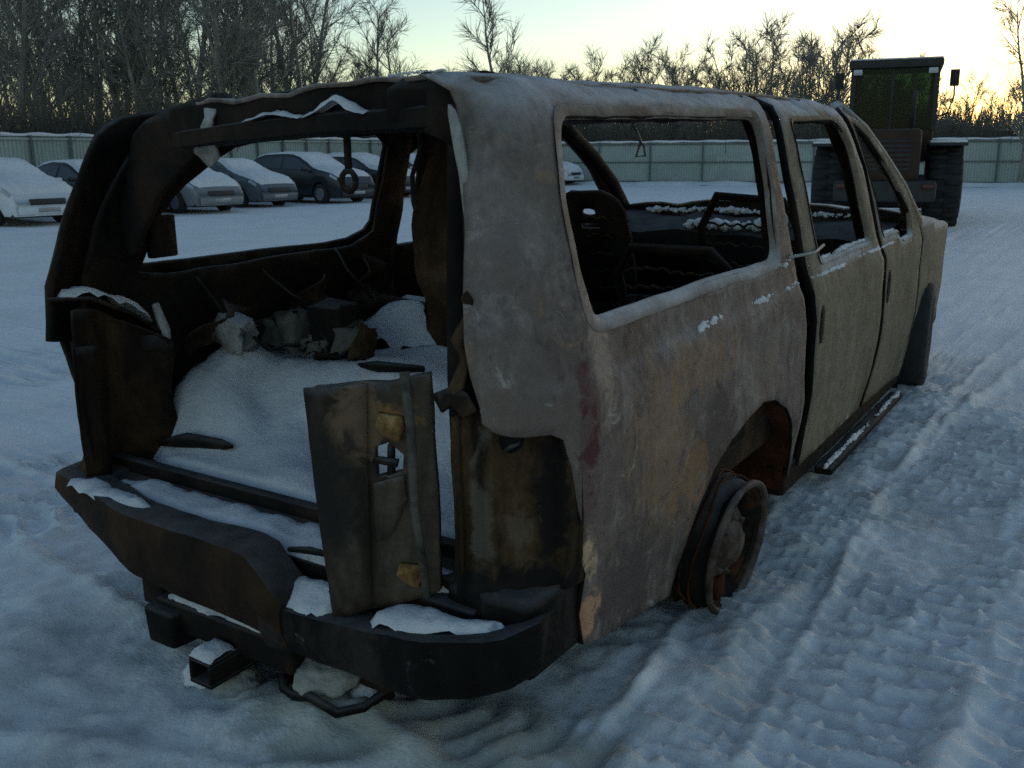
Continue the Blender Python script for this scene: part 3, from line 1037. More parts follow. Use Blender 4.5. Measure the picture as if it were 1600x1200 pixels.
HOLE = [(.565, .745), (.565, .825), (.60, .84), (.635, .81), (.63, .765)]
dd = plate('half_door', [(.42, .965), (.55, .985), (.60, .985), (.655, 1.0), (.70, 1.01), (.71, .72), (.705, .45), (.62, .415), (.55, .395), (.455, .375), (.435, .7)],
           lambda s, z: door_map(s, z, .02), DOORBURN, .025, .006, .035, suv, [HOLE])
plate('door_edge', [(.42, .972), (.56, .985), (.555, .8), (.55, .6), (.545, .40), (.455, .37), (.436, .7)],
      lambda s, z: door_map(s, z, -.012 + .02 * sstep(.5, .56, s)), DOORBURN, .03, .005, .012, dd)
m_ = MB()
m_.tube([door_map(.655, 1.02, -.005), door_map(.675, .9, -.02), door_map(.68, .7, -.02), door_map(.69, .45, -.012)], [.014, .012, .011, .010], 6)
part('hinge_post', m_.v, m_.f, burnt('grey_scorched_hinge', [(.3, (.03, .026, .022)), (.55, (.13, .115, .095)), (.8, (.06, .05, .04))], 14, .7), dd, .014)
plate('panel_rib', [(.565, .735), (.64, .76), (.645, .70), (.60, .60), (.565, .58)], lambda s, z: door_map(s, z, .006), DOORBURN, .02, .004, .01, dd)
m_ = MB().box((.585, .07, .745), (.60, .085, .83), 0, .004)
m_.box((.56, .05, .785), (.63, .062, .80), 0, .004)
part('door_latch', m_.v, m_.f, CHAR, dd, 0)
for (a, b, r) in ((.615, .885, .045), (.645, .50, .042)):
    poly = [(a + r * (.9 + .3 * math.sin(k * 2.3)) * math.cos(k * .785) * .8, b + r * (.9 + .3 * math.cos(k * 1.7)) * math.sin(k * .785)) for k in range(8)]
    plate('scorched_pad', poly, lambda s, z: door_map(s, z, .002), PAD, .02, .008, .012, dd)

# ---- rear sill, bumper, tow hitch ---------------------------------
m_ = MB().box((-.82, .26, .44), (.78, .30, .50), .008)
part('floor_edge', m_.v, m_.f, CHAR, suv, .012)
m_ = MB().box((-.85, .10, .33), (.80, .27, .43), .01)
part('rear_sill', m_.v, m_.f, CHAR, suv, .01)
BX = [-.985, -.97, -.92, -.75, -.55, -.40, -.37, -.1, .1, .17, .30]
BY = [.22, .15, .10, .06, .01, -.025, -.032, -.043, -.048, -.052, -.056]
BT = [.455, .465, .472, .476, .48, .483, .484, .488, .493, .492, .375]
BB = [.365, .36, .35, .325, .295, .272, .266, .262, .255, .25, .225]


def bumper(name, X, Y, T, B, mat, deep=.15, parent=suv, dent=.01):
    vs, fs = [], []
    for x, y, t, b in zip(X, Y, T, B):
        ring = [(y + deep, t - .01), (y + .03, t), (y + .006, t - .006), (y, t - .03), (y - .005, (t + b) / 2), (y + .01, b + .02), (y + .03, b), (y + deep, b + .01)]
        vs += [Vector((x, p, q)) for p, q in ring]
    n = 8
    for i in range(len(X) - 1):
        for k in range(n):
            a, c = i * n + k, i * n + (k + 1) % n
            fs.append((a, c, c + n, a + n))
    fs.append(tuple(range(n))[::-1])
    fs.append(tuple((len(X) - 1) * n + k for k in range(n)))
    return flat_shade(part(name, vs, fs, mat, parent, dent), 50)


def resamp(X, tabs, step=.06):
    n = int((X[-1] - X[0]) / step) + 1
    xs = np.linspace(X[0], X[-1], n)
    return list(xs), [[lerp_tab(x, X, t) for x in xs] for t in tabs]


xs, (ys, ts, bs) = resamp(BX, (BY, BT, BB))
BUMP_RUST = burnt('rust_brown_bumper', [(.3, (.010, .007, .006)), (.48, (.032, .019, .012)), (.62, (.062, .034, .018)), (.8, (.018, .013, .010))], 4, .8, (1, 1, .6), .4, .5, .12)
bump_l = bumper('bumper', xs, ys, ts, bs, BUMP_RUST, .13)
BX2 = [.203, .35, .45, .6, .75, .86, .93, .97, .99, .995]
BY2 = [-.050, -.051, -.052, -.052, -.045, -.02, .012, .035, .055, .10]
BT2 = [.355, .362, .372, .392, .408, .42, .432, .44, .445, .45]
BB2 = [.205, .21, .213, .222, .238, .256, .275, .295, .305, .31]
xs2, (ys2, ts2, bs2) = resamp(BX2, (BY2, BT2, BB2), .045)
bump_r = bumper('bumper', xs2, ys2, ts2, bs2, BUMPER, .10, suv, .014)
# step plate joining them, hitch beam, receiver, brackets
m_ = MB().box((-.31, .015, .115), (.24, .09, .205), .012)
part('hitch_beam', m_.v, m_.f, CHAR, suv, .012)
m_ = MB().box((-.325, -.02, .075), (-.20, .10, .19), .015)
part('hitch_bracket', m_.v, m_.f, CHAR, suv, .012)
m_ = MB()
for (a, b) in (((-.05, -.09, .06), (.04, .3, .072)), ((-.05, -.09, .128), (.04, .3, .14)), ((-.05, -.09, .072), (-.038, .3, .128)), ((.028, -.09, .072), (.04, .3, .128))):
    m_.box(a, b, .004)
hr = part('hitch_receiver', m_.v, m_.f, CHAR, suv, .004)
# dark lower corner behind the bumper
m_ = MB().box((.70, .12, .26), (.965, .40, .47), .03)
part('corner_brace', m_.v, m_.f, BUMPER, suv, .012)
m_ = MB().box((-.93, .14, .34), (-.72, .36, .47), .03)
part('corner_brace', m_.v, m_.f, CHAR, suv, .01)

RIMDARK = burnt('dark_rusty_rim', [(.3, (.012, .010, .009)), (.5, (.03, .022, .018)), (.68, (.12, .045, .02)), (.8, (.03, .02, .016))], 9, .85, (1, 1, 1), .5, .5)
# ---- wheels --------------------------------------------------------
def rim(centre, rot, mat, parent, tyre=False):
    w = MB()
    w.lathe([(.075, .232), (.085, .228), (.080, .214), (.060, .205), (.045, .185), (-.02, .175), (-.09, .185), (-.11, .214), (-.125, .230), (-.13, .236), (-.118, .236), (-.10, .218),
             (-.08, .195), (-.02, .186), (.04, .195), (.055, .215), (.07, .235), (.075, .232)], 40, 'x', centre, rot)
    whl = part('wheel', w.v, w.f, RIMDARK, parent, .003)
    lp_ = MB().lathe([(.062, .222), (.072, .236), (.088, .236), (.092, .226), (.084, .213), (.070, .210), (.062, .222)], 44, 'x', centre, rot)
    part('rim_lip', lp_.v, lp_.f, mat, whl, .004)
    d = MB()
    n = 40
    rows = [(-.05, .186), (-.035, .165), (.015, .145), (.045, .115), (.05, .085), (.065, .072), (.082, .05), (.084, .0)]
    vs, fs = [], []
    for (a, r) in rows:
        for k in range(n):
            t = 2 * math.pi * k / n
            vs.append(rot @ Vector((a, r * math.cos(t), r * math.sin(t))) + Vector(centre))
    for i in range(len(rows) - 1):
        for k in range(n):
            if i in (1, 2) and (k % 5) in (1, 2) and i == 1:
                continue
            a, b = i * n + k, i * n + (k + 1) % n
            fs.append((a, b, b + n, a + n))
    d.add(vs, fs)
    part('wheel_disc', d.v, d.f, mat, whl, .003)
    nb = MB()
    for k in range(8):
        t = 2 * math.pi * k / 8
        p = rot @ Vector((.062, .10 * math.cos(t), .10 * math.sin(t))) + Vector(centre)
        q = rot @ Vector((.03, .10 * math.cos(t), .10 * math.sin(t))) + Vector(centre)
        nb = MB().tube([q, p], .010, 6)
        part('wheel_nut', nb.v, nb.f, mat, whl, 0)
    return whl


rot_r = Matrix.Rotation(RAD(6), 3, 'Y') @ Matrix.Rotation(RAD(-2), 3, 'Z')
wr = rim((.975, 1.30, .205), rot_r, RIMM, suv)
m_ = MB().lathe([(.055, .20), (.035, .222), (.0, .226), (-.05, .232), (-.09, .24), (-.12, .225), (-.12, .10)], 40, 'x', (.975, 1.30, .205), rot_r)
part('tyre_remains', m_.v, m_.f, CHAR, wr, .02)
for k in range(5):
    m_ = MB().tube([rot_r @ Vector((.02 - .03 * k + .012 * math.sin(3 * a + k), (.238 + .008 * math.sin(5 * a + 2 * k)) * math.cos(a), (.238 + .008 * math.sin(4 * a + k)) * math.sin(a))) + Vector((.975, 1.30, .208))
                    for a in np.linspace(0, 2 * math.pi, 37)], .0045, 5)
    part('tyre_wire', m_.v, m_.f, RUST_RED, wr, .004)
m_ = MB().box((.99, 1.215, .03), (1.025, 1.27, .11), .012, .004)
part('rusty_flake', m_.v, m_.f, RUST_RED, wr, .01)
rot_l = Matrix.Rotation(math.pi, 3, 'Z')
rim((-1.0, 1.30, .205), rot_l, RIMM, suv)


def tyre(centre, rot, R, W, parent):
    w = MB()
    n = 48
    prof = [(-W * .42, R * .62), (-W * .5, R * .78), (-W * .46, R * .94), (-W * .36, R), (0, R * 1.01), (W * .36, R), (W * .46, R * .94), (W * .5, R * .78), (W * .42, R * .62)]
    vs, fs = [], []
    for i, (a, r) in enumerate(prof):
        for k in range(n):
            t = 2 * math.pi * k / n
            rr = r - (.010 if (k + i) % 2 and 2 <= i <= 6 else 0)
            vs.append(rot @ Vector((a, rr * math.cos(t), rr * math.sin(t))) + Vector(centre))
    for i in range(len(prof) - 1):
        for k in range(n):
            a, b = i * n + k, i * n + (k + 1) % n
            fs.append((a, b, b + n, a + n))
    w.add(vs, fs)
    return part('wheel', w.v, w.f, TYRE, parent, .006)


rot_f = Matrix.Rotation(RAD(7), 3, 'Z')
tw = tyre((.915, 4.77, .30), rot_f, .335, .25, suv)
m_ = MB().lathe([(.09, .0), (.09, .12), (.05, .14), (.07, .20), (.09, .212), (-.09, .212)], 30, 'x', (.915, 4.77, .30), rot_f)
part('wheel_disc', m_.v, m_.f, CHAR, tw, 0)
tw = tyre((-.98, 4.77, .30), rot_f, .335, .25, suv)
# front inner arch
for side in (1, -1):
    vs, fs = [], []
    prof = [(4.30, .05), (4.36, .30), (4.45, .46), (4.6, .56), (4.78, .59), (4.95, .555), (5.08, .46), (5.14, .32), (5.17, .05)]
    for x in (.96, .7, .5):
        vs += [Vector((side * x, u, z)) for u, z in prof]
    n = len(prof)
    for i in range(2):
        for k in range(n - 1):
            a = i * n + k
            fs.append((a, a + 1, a + n + 1, a + n))
    fs.append(tuple(2 * n + k for k in range(n)))
    part('wheel_housing', vs, fs, CHAR, suv, .006)

# ---- burnt seats ---------------------------------------------------
def seat(x, y, w, h, lean, parent=suv, holes=True, zb=.62):
    P = lambda a, b, d=0.0: Vector((x + a, y - lean * b + d, zb + b))
    if holes:
        outer = smooth_poly([(-w / 2, 0), (-w / 2, h * .8), (-w * .32, h), (w * .32, h), (w / 2, h * .8), (w / 2, 0)], 1)
        hl = [smooth_poly([(-.035, h * .80), (-.035, h * .86), (.035, h * .86), (.035, h * .80)], 2), [(-.05, h * .68), (-.05, h * .73), (.05, h * .73), (.05, h * .68)]]
        s = plate('seat_frame', outer, lambda a, b: P(a, b, .02 * math.sin(a * 20)), CHAR, .04, .02, .03, parent, hl)
    else:
        m_ = MB().tube([P(-w / 2, 0), P(-w / 2, h * .75), P(-w * .34, h), P(w * .34, h), P(w / 2, h * .75), P(w / 2, 0)], .022, 6)
        s = part('seat_frame', m_.v, m_.f, CHAR, parent, .02)
    for k in range(5):
        b = h * (.15 + .16 * k)
        m_ = MB().tube([P(a, b + .008 * math.sin(a * 90 + k * 1.7), .012 * math.cos(a * 60 + k)) for a in np.linspace(-w / 2, w / 2, 25)], .006, 5)
        part('seat_spring', m_.v, m_.f, CHAR_BROWN, s, .02)
    for k in range(5):
        yy = y + .06 + .09 * k
        m_ = MB().tube([(x + a, yy, zb - .02 + .02 * math.sin(a * 60 + k)) for a in np.linspace(-w / 2, w / 2, 25)], .006, 5)
        part('seat_spring', m_.v, m_.f, CHAR_BROWN, s, .02)
    m_ = MB().tube([(x - w / 2, y, zb - .03), (x - w / 2, y + .48, zb - .03), (x + w / 2, y + .48, zb - .03), (x + w / 2, y, zb - .03)], .018, 6)
    part('cushion_frame', m_.v, m_.f, CHAR, s, .012)
    for sx in (-1, 1):
        m_ = MB().box((x + sx * (w / 2 - .02) - .02, y, .3), (x + sx * (w / 2 - .02) + .02, y + .4, zb - .03))
        part('seat_bracket', m_.v, m_.f, CHAR, s, .006)
    return s


seat(-.45, 3.15, .50, .62, .28)
seat(.45, 3.15, .50, .62, .30, holes=False)
seat(-.48, 2.28, .66, .66, .34, zb=.60)
seat(.42, 2.36, .55, .50, .50, holes=False, zb=.58)
# collapsed rear bench
m_ = MB()
for k in range(7):
    m_.tube([(x, 1.72 + .05 * k, .60 + .015 * k + .03 * math.sin(x * 9 + k)) for x in np.linspace(-.75, .6, 15)], .008, 5)
m_.tube([(-.78, 1.62, .47), (-.78, 1.62, .78), (-.70, 1.58, .86), (.1, 1.60, .80), (.55, 1.62, .70), (.60, 1.64, .47)], .022, 6)
m_.tube([(-.78, 2.08, .47), (-.78, 2.08, .70), (.6, 2.08, .70), (.6, 2.08, .47)], .022, 6)
part('seat_frame', m_.v, m_.f, CHAR_BROWN, suv, .012)
# crumpled remains of trim and loose wiring along the left wall
for k, (y0, y1, z0, z1, mt) in enumerate(((.62, .92, .78, .96, CHAR_BROWN), (.80, 1.20, .74, .90, OCHRE), (1.12, 1.42, .78, 1.0, CHAR_BROWN), (1.5, 1.75, .80, 1.04, RUST))):
    plate('trim_remains', [(y0, z0), (y1, z0 + .03), (y1 - .05, (z0 + z1) / 2), (y1 - .02, z1 - .04), ((y0 + y1) / 2, z1), (y0 + .06, z1 - .07), (y0 - .02, z0 + .06)],
          lambda a, b: Vector((-.79 + .035 * math.sin(a * 23 + b * 11) + .03 * math.sin(b * 37 + k), a, b)), CHAR_BROWN, .025, .03, .008)
for k, pts in enumerate(([(-.84, .70, 1.06), (-.74, .74, .90), (-.62, .82, .80), (-.55, .96, .78)], [(-.85, 1.05, 1.06), (-.72, 1.08, .93), (-.70, 1.2, .80), (-.55, 1.28, .80)],
                         [(-.84, 1.45, 1.07), (-.70, 1.40, .98), (-.66, 1.50, .86)], [(.60, .42, 1.45), (.52, .50, 1.25), (.56, .46, 1.05), (.50, .55, .85)],
                         [(.45, .42, 1.58), (.40, .44, 1.45), (.44, .43, 1.35)])):
    m_ = MB()
    q_ = []
    for i in range(len(pts) - 1):
        q_ += [Vector(pts[i]).lerp(Vector(pts[i + 1]), t / 6) for t in range(6)]
    m_.tube([p + Vector((nz(p, 9, 3 + k), nz(p, 9, 8 + k), nz(p, 9, 12 + k))) * .03 for p in q_], .007, 5)
    part('burnt_wire', m_.v, m_.f, CHAR, suv, 0)
# wheel hump inside left
for x0, x1 in ((-.90, -.58), (.60, .90)):
    m_ = MB().box((x0, .80, .44), (x1, 1.60, .64), .10)
    part('wheel_hump', m_.v, m_.f, CHAR_BROWN, suv, .015)


# ---- snow lying in and on the car -----------------------------------
def heap(name, poly, hf, base, mat=SNOW, step=.035, parent=suv, edge=.06):
    """snow cap: flat outline in x,y with a height function, rounded down to its base at the rim"""
    P, F = sheet2d(poly, [], step)
    lp = np.array(dens(poly, step * .5))
    vs = []
    for (x, y) in P:
        d = math.sqrt(np.min((lp[:, 0] - x) ** 2 + (lp[:, 1] - y) ** 2))
        k = math.sqrt(1 - (1 - min(1, d / edge)) ** 2)
        b = base(x, y)
        rgh = .007 * nz((x, y, 0), 23, 31) + .005 * nz((x, y, 0), 48, 37)
        vs.append(Vector((x, y, b - .006 + k * (max(.004, hf(x, y) + rgh) + .006))))
    return obj(name, vs, F, mat, parent)


def cargo_base(x, y):
    return .455 + .03 * sstep(.8, 1.0, y)


def cargo_h(x, y):
    p = (x, y, 0)
    zt = .492 + .02 * nz(p, 3.5, 2) + .012 * nz(p, 11, 3) + .006 * nz(p, 25, 3)
    zt += .25 * sstep(.60 + .16 * x, 1.06 + .22 * x, y) * (.9 + .22 * nz(p, 2.2, 8))
    zt = max(zt, .50 + .27 * sstep(-.36, -.76, x) * sstep(.40, .64, y) * (.9 + .3 * nz(p, 4, 6)))
    zt += .05 * math.exp(-((x + .35) / .18) ** 2 - ((y - .58) / .12) ** 2) + .03 * math.exp(-((x + .1) / .1) ** 2 - ((y - .44) / .07) ** 2)
    hump = max(sstep(-.48, -.62, x), sstep(.50, .64, x)) * sstep(.72, .95, y)
    zt = max(zt, .49 + .20 * hump + .02 * nz(p, 8, 5))
    return max(.012, zt - cargo_base(x, y))


heap('snow_cover', smooth_poly([(-.78, .33), (-.2, .315), (.4, .31), (.78, .32), (.86, .9), (.80, 1.52), (.3, 1.58), (-.3, 1.50), (-.62, 1.40), (-.86, 1.2), (-.885, .6)], 1), cargo_h, cargo_base, edge=.035)
heap('snow_cover', smooth_poly([(-.70, .13), (-.2, .11), (.3, .10), (.70, .12), (.72, .24), (.2, .25), (-.3, .25), (-.68, .25)], 1),
     lambda x, y: .045 + .018 * nz((x, y, 0), 9, 4), lambda x, y: .425, edge=.03, step=.025)
# snow across the second mound on the bench frame
heap('snow_cover', smooth_poly([(-.84, 1.42), (-.55, 1.38), (-.3, 1.42), (-.1, 1.52), (-.05, 1.8), (-.3, 1.9), (-.82, 1.9)], 1),
     lambda x, y: .05 + .13 * math.exp(-((x + .57) / .22) ** 2) + .045 * nz((x, y, 0), 5, 5) + .02 * nz((x, y, 0), 12, 5), lambda x, y: .68, edge=.16)
# bumper tops
heap('snow_cover', smooth_poly([(-.80, .05), (-.62, .02), (-.42, .01), (-.30, .03), (-.36, .075), (-.55, .10), (-.74, .13)], 1),
     lambda x, y: .018 + .012 * nz((x, y, 0), 14, 6), lambda x, y: .474, edge=.03, step=.02, parent=suv)
heap('snow_cover', smooth_poly([(.215, -.04), (.42, -.043), (.45, .0), (.46, .085), (.22, .085)], 1),
     lambda x, y: .015 + .035 * sstep(-.04, .06, y) + .008 * nz((x, y, 0), 14, 7), lambda x, y: .352 + .06 * (x - .2), edge=.02, step=.02)
heap('snow_cover', smooth_poly([(.56, -.035), (.70, -.015), (.86, .03), (.93, .075), (.88, .10), (.76, .075), (.70, .10), (.58, .09)], 1),
     lambda x, y: .022 + .012 * nz((x, y, 0), 14, 8), lambda x, y: lerp_tab(x, BX2, BT2) - .002, edge=.03, step=.018)
heap('snow_cover', smooth_poly([(-.29, .018), (-.1, .018), (.20, .018), (.22, .05), (.0, .085), (-.2, .08), (-.28, .07)], 1),
     lambda x, y: .03 + .022 * nz((x, y, 0), 12, 9), lambda x, y: .20, edge=.03, step=.018)
heap('snow_cover', [(-.05, -.09), (.04, -.09), (.04, .01), (-.05, .01)], lambda x, y: .022, lambda x, y: .14, edge=.02, step=.018, parent=hr)
# header ledge drifts
for (a, b, hmax) in ((-.09, .13, .022), (.14, .36, .055)):
    heap('snow_cover', [(a, .298), (b, .298), (b, .352), (a, .352)],
         lambda x, y: .003 + hmax * math.exp(-((x - (a + b) / 2) / ((b - a) * .26)) ** 2) * (.8 + .3 * nz((x, y, 0), 20, 3)), lambda x, y: 1.607 + .03 * (x - .1), edge=.012, step=.014)
# on the left column capping, a folded panel edge
heap('snow_cover', smooth_poly([(-.83, .13), (-.79, .14), (-.76, .28), (-.75, .42), (-.785, .46), (-.84, .44), (-.885, .34), (-.88, .22)], 1),
     lambda x, y: .022 + .01 * nz((x, y, 0), 15, 3), lambda x, y: lerp_tab(y, [.11, .24, .40, .50], [1.075, 1.065, .99, .905]), edge=.03, step=.02)


def snow_strip(pts, r, seed, gap=.15, mat=SNOW, parent=suv, flat=.6, name='snow_cover'):
    """uneven crumbly line of snow left on a ledge: many small overlapping clods"""
    rg = random.Random(int(seed * 10))
    m_ = MB()
    P = []
    for i in range(len(pts) - 1):
        a, b = Vector(pts[i]), Vector(pts[i + 1])
        k = max(2, int((b - a).length / (r * .55)))
        P += [a.lerp(b, t / k) for t in range(k)]
    for p in P:
        w = 1 + 1.5 * nz(p, 6, seed) + .6 * nz(p, 19, seed) - gap
        if w < .35:
            continue
        for _ in range(2):
            q = r * w * rg.uniform(.35, .75)
            c = p + Vector((rg.uniform(-.3, .3), rg.uniform(-.6, .6), rg.uniform(-.55, .55) * flat)) * r
            bm = bmesh.new()
            bmesh.ops.create_icosphere(bm, subdivisions=1, radius=1)
            bm.verts.index_update()
            vv = []
            for v in bm.verts:
                n = 1 + .45 * nz(v.co + c * 30, 1.1, seed)
                vv.append(c + Vector((v.co.x * q * .6 * n, v.co.y * q * 1.5 * n, v.co.z * q * flat * n)))
            m_.add(vv, [tuple(x.index for x in f.verts) for f in bm.faces])
            bm.free()
    o = obj(name, [warp(v) for v in m_.v], m_.f, mat, parent)
    o['kind'] = 'stuff'
    return o


snow_strip([S(u, .985, 1, .004) for u in (1.05, 1.2, 1.45, 1.7, 1.9, 2.06)], .016, 1.5, .45, parent=qp, flat=1.0)
snow_strip([S(u, .985, 1, .002) for u in (2.22, 2.5, 2.8, 3.1, 3.38)], .014, 2.5, .05, parent=rd)
snow_strip([S(u, 1.045, 1, .01) for u in (2.42, 2.7, 3.0, 3.17)], .013, 3.5, .0, parent=rd)
snow_strip([S(u, 1.045, 1, .01) for u in (3.57, 3.7, 3.79)] + [S(u, .982, 1, .0) for u in (3.86, 4.02)], .012, 4.5, 0, parent=fd)
snow_strip([S(u, .985, 1, .002) for u in (3.44, 3.6, 3.8, 3.95)], .012, 5.5, .1, parent=fd)
snow_strip([S(u, z, 1, .0) for u, z in ((2.02, 1.10), (1.93, 1.07), (1.84, 1.085), (1.80, 1.1))], .018, 7.5, .2, parent=qp)
snow_strip([(.99, 2.6, .075), (1.0, 3.0, .075), (1.0, 3.4, .075), (1.0, 3.8, .075), (1.0, 4.1, .075)], .020, 3.3, .35, parent=rb)
snow_strip([(-.3, 4.03, 1.0), (-.05, 4.0, .99), (.15, 4.05, 1.01), (.3, 4.15, 1.06)], .05, 1.3, -.3)
snow_strip([(.18, 1.62, .80), (.5, 1.6, .74), (.62, 1.55, .72)], .02, 2.3, 0)
snow_strip([(-.75, 4.42, 1.05), (-.3, 4.40, 1.06), (.3, 4.40, 1.06), (.75, 4.42, 1.05)], .03, 4.3, -.2)
snow_strip([(.42, .33, 1.705), (.52, .32, 1.705), (.62, .31, 1.70)], .010, 5.9, .1)
m_ = MB().tube([S(1.93, 1.10, 1, -.02), S(2.2, 1.09, 1, -.035), S(2.52, 1.085, 1, .02)], .006, 6)
part('wire', m_.v, m_.f, PALE, suv, 0)


def to_world(p):
    return SUV_M @ Vector(p)


# ================================================================== scrap lying in the load bay and under the bumper
def scrap(name, mb, mat, label, cat, base, group=None, lift=0.0):
    up = Vector((0, 0, lift))
    vs = [to_world(v + up) for v in mb.v]
    c = to_world(Vector(base) + up)
    o = obj(name, [v - c for v in vs], mb.f, mat)
    o.location = c
    return tag(o, label, cat, group)


b_ = MB().box((-.56, .98, .68), (-.42, 1.12, .885), .012, .010, Matrix.Rotation(RAD(12), 3, 'Z'))
b_.box((-.55, .99, .70), (-.43, 1.11, .73), .01, .012)
scrap('burnt_box', b_, CHAR, 'charred black box standing on the snow in the load bay', 'scrap', (-.49, 1.05, .68), lift=.055)
b_ = MB().box((-.39, 1.0, .68), (-.31, 1.08, .81), .02, .012, Matrix.Rotation(RAD(-18), 3, 'X'))
scrap('scorched_bracket', b_, OCHRE, 'small tan scorched bracket right beside the charred black box', 'scrap', (-.35, 1.04, .68), lift=.05)
b_ = MB()
for k in range(4):
    b_.box((-.80 + .11 * k, .92 + .02 * k, .70), (-.70 + .11 * k, 1.02 + .03 * k, .80 + .05 * math.sin(k * 2.1)), .02, .02, Matrix.Rotation(RAD(20 * k - 30), 3, 'Z'))
b_.box((-.80, .96, .70), (-.50, 1.04, .74), .01, .01)
scrap('melted_debris', b_, burnt('melted_grey_debris', [(.3, (.05, .045, .04)), (.55, (.15, .14, .12)), (.8, (.07, .06, .055))], 9, .8),
      'lumpy grey heap of melted debris on the left wheel hump', 'debris', (-.65, .97, .70), lift=.06)
b_ = MB().box((-.79, .72, .69), (-.66, .82, .80), .02, .02, Matrix.Rotation(RAD(18), 3, 'Y'))
scrap('snowy_block', b_, PALE, 'pale snow-dusted block by the left rear window sill', 'scrap', (-.72, .77, .69), lift=.10)
b_ = MB().tube([(-.74, .40, .47), (-.64, .44, .485), (-.52, .47, .48), (-.44, .46, .49)], [.012, .028, .024, .008], 7)
scrap('charred_strip', b_, CHAR, 'charred strip poking out of the snow at the left of the load bay', 'scrap', (-.55, .56, .50), lift=.05)
b_ = MB().tube([(-.32, .98, .54), (-.20, .95, .555), (-.02, .99, .56)], [.008, .022, .012], 6)
scrap('charred_strip', b_, CHAR, 'short black strip in the middle of the snow behind the half door', 'scrap', (-.2, .97, .54), lift=.19)
b_ = MB().tube([(.22, .07, .468), (.30, .072, .482), (.37, .085, .478)], [.008, .012, .008], 6)
scrap('charred_stub', b_, CHAR, 'thin black stub beside the bumper step, left of the half door', 'scrap', (.3, .07, .468))
# cable loop and frozen lumps on the snow below the bumper
lp = [(.17, .11), (.165, .06), (.20, .03), (.27, .005), (.345, -.012), (.42, .01), (.47, .06), (.49, .12), (.47, .17), (.40, .165), (.36, .14)]
lp = [(a, b, gz(a, b) + .016 + .012 * math.sin(i * 1.9)) for i, (a, b) in enumerate(lp)]
b_ = MB().tube(lp, .014, 7)
c0 = Vector((.33, .06, gz(.33, .06)))
tag(obj('burnt_cable', [v - c0 for v in b_.v], b_.f, BUMPER), 'loop of burnt black cable lying on the snow under the bumper', 'cable').location = c0


def lump(name, c, r, sq, seed, mat, label, cat='snow lump'):
    bm = bmesh.new()
    bmesh.ops.create_icosphere(bm, subdivisions=4, radius=1)
    for v in bm.verts:
        n = 1 + .28 * nz(v.co, 1.4, seed) + .13 * nz(v.co, 4, seed) + .06 * nz(v.co, 10, seed)
        v.co = Vector((v.co.x * r * n, v.co.y * r * n * .85, max(v.co.z, -.35) * r * n * sq))
    me = bpy.data.meshes.new(name)
    bm.to_mesh(me)
    bm.free()
    me.materials.append(mat)
    me.polygons.foreach_set('use_smooth', [True] * len(me.polygons))
    o = bpy.data.objects.new(name, me)
    COL.objects.link(o)
    o.location = c
    return tag(o, label, cat)


DIRTY = snow_mat('dirty_snow', (.42, .42, .38), .4)
lump('snow_lump', (.00, .03, gz(0, .03) + .015), .085, .65, 2.2, DIRTY, 'dirty rounded snow lump just right of the tow hitch')
lump('snow_lump', (.31, .09, gz(.31, .09) + .01), .10, .55, 4.1, DIRTY, 'dirty snow lump inside the loop of burnt cable')
lump('snow_lump', (.42, .13, gz(.42, .13) + .01), .055, .7, 6.1, SNOW, 'smaller cleaner snow lump at the right end of the cable loop')
lump('snow_lump', (-.10, -.02, gz(-.1, -.02) + .02), .05, .8, 8.1, SNOW, 'small pale snow lump in front of the tow hitch tube')

# ================================================================== FENCES
GALV = burnt('galvanised_fence_sheet', [(.3, (.30, .355, .33)), (.5, (.40, .46, .43)), (.7, (.46, .52, .49))], .35, .6, (1, 1, 2), .25, .1, .0, world_space=True,
             crisp=[(.8, .58, .66, (.24, .27, .25), .5), (3.0, .63, .68, (.20, .17, .13), .5)])
GALV_DK = plain('weathered_fence_post', (.10, .12, .12), .7, .3)


def fence(name, p0, p1, pitch, H, label, rail_side, mid):
    p0, p1 = Vector(p0), Vector(p1)
    L = (p1 - p0).length
    ang = math.atan2(p1.y - p0.y, p1.x - p0.x)
    root = empty(name, (p0.x, p0.y, 0), ang)
    tag(root, label, 'fence', 'metal fences round the yard')
    n = int(round(L / pitch))
    pitch = L / n
    # ribbed sheet
    nr = max(6, int(pitch / .12))
    vs, fs = [], []
    prof = []
    for k in range(nr):
        x = k * pitch / nr
        w = pitch / nr
        prof += [(x, 0), (x + w * .55, 0), (x + w * .65, .022), (x + w * .9, .022)]
    prof.append((pitch - .004, 0))
    for (x, y) in prof:
        vs += [(x, y, .04), (x, y, H - .05)]
    for k in range(len(prof) - 1):
        fs.append((2 * k, 2 * k + 2, 2 * k + 3, 2 * k + 1))
    pm = obj('fence_panel', vs, fs, GALV, root, False)
    post = MB().box((-.035, 0, 0), (.035, .07, H), .006)
    po = post.build('fence_post', GALV_DK, root, False)
    sg = rail_side
    po.location.y = sg * .075 - .035
    cap = MB()
    cap.tube([(x, .0 + .006 * math.sin(x * 9), H + .02 + .012 * math.sin(x * 5)) for x in np.linspace(0, pitch, 9)], [.055 + .012 * math.sin(x * 7) for x in range(9)], 6)
    cp = cap.build('snow_cover', SNOW, root)
    rails = []
    for z in ([H - .10] + ([H * .52] if mid else []) + [.12]):
        r = MB().box((0, -.02, z - .03), (pitch, .02, z + .03)).build('fence_rail', GALV_DK if mid else GALV, root, False)
        r.location.y = sg * .055
        rails.append(r)
    for k in range(1, n):
        for src in [pm, po, cp] + rails:
            c = src.copy()
            COL.objects.link(c)
            c.parent = root
            c.location.x = k * pitch
    return root


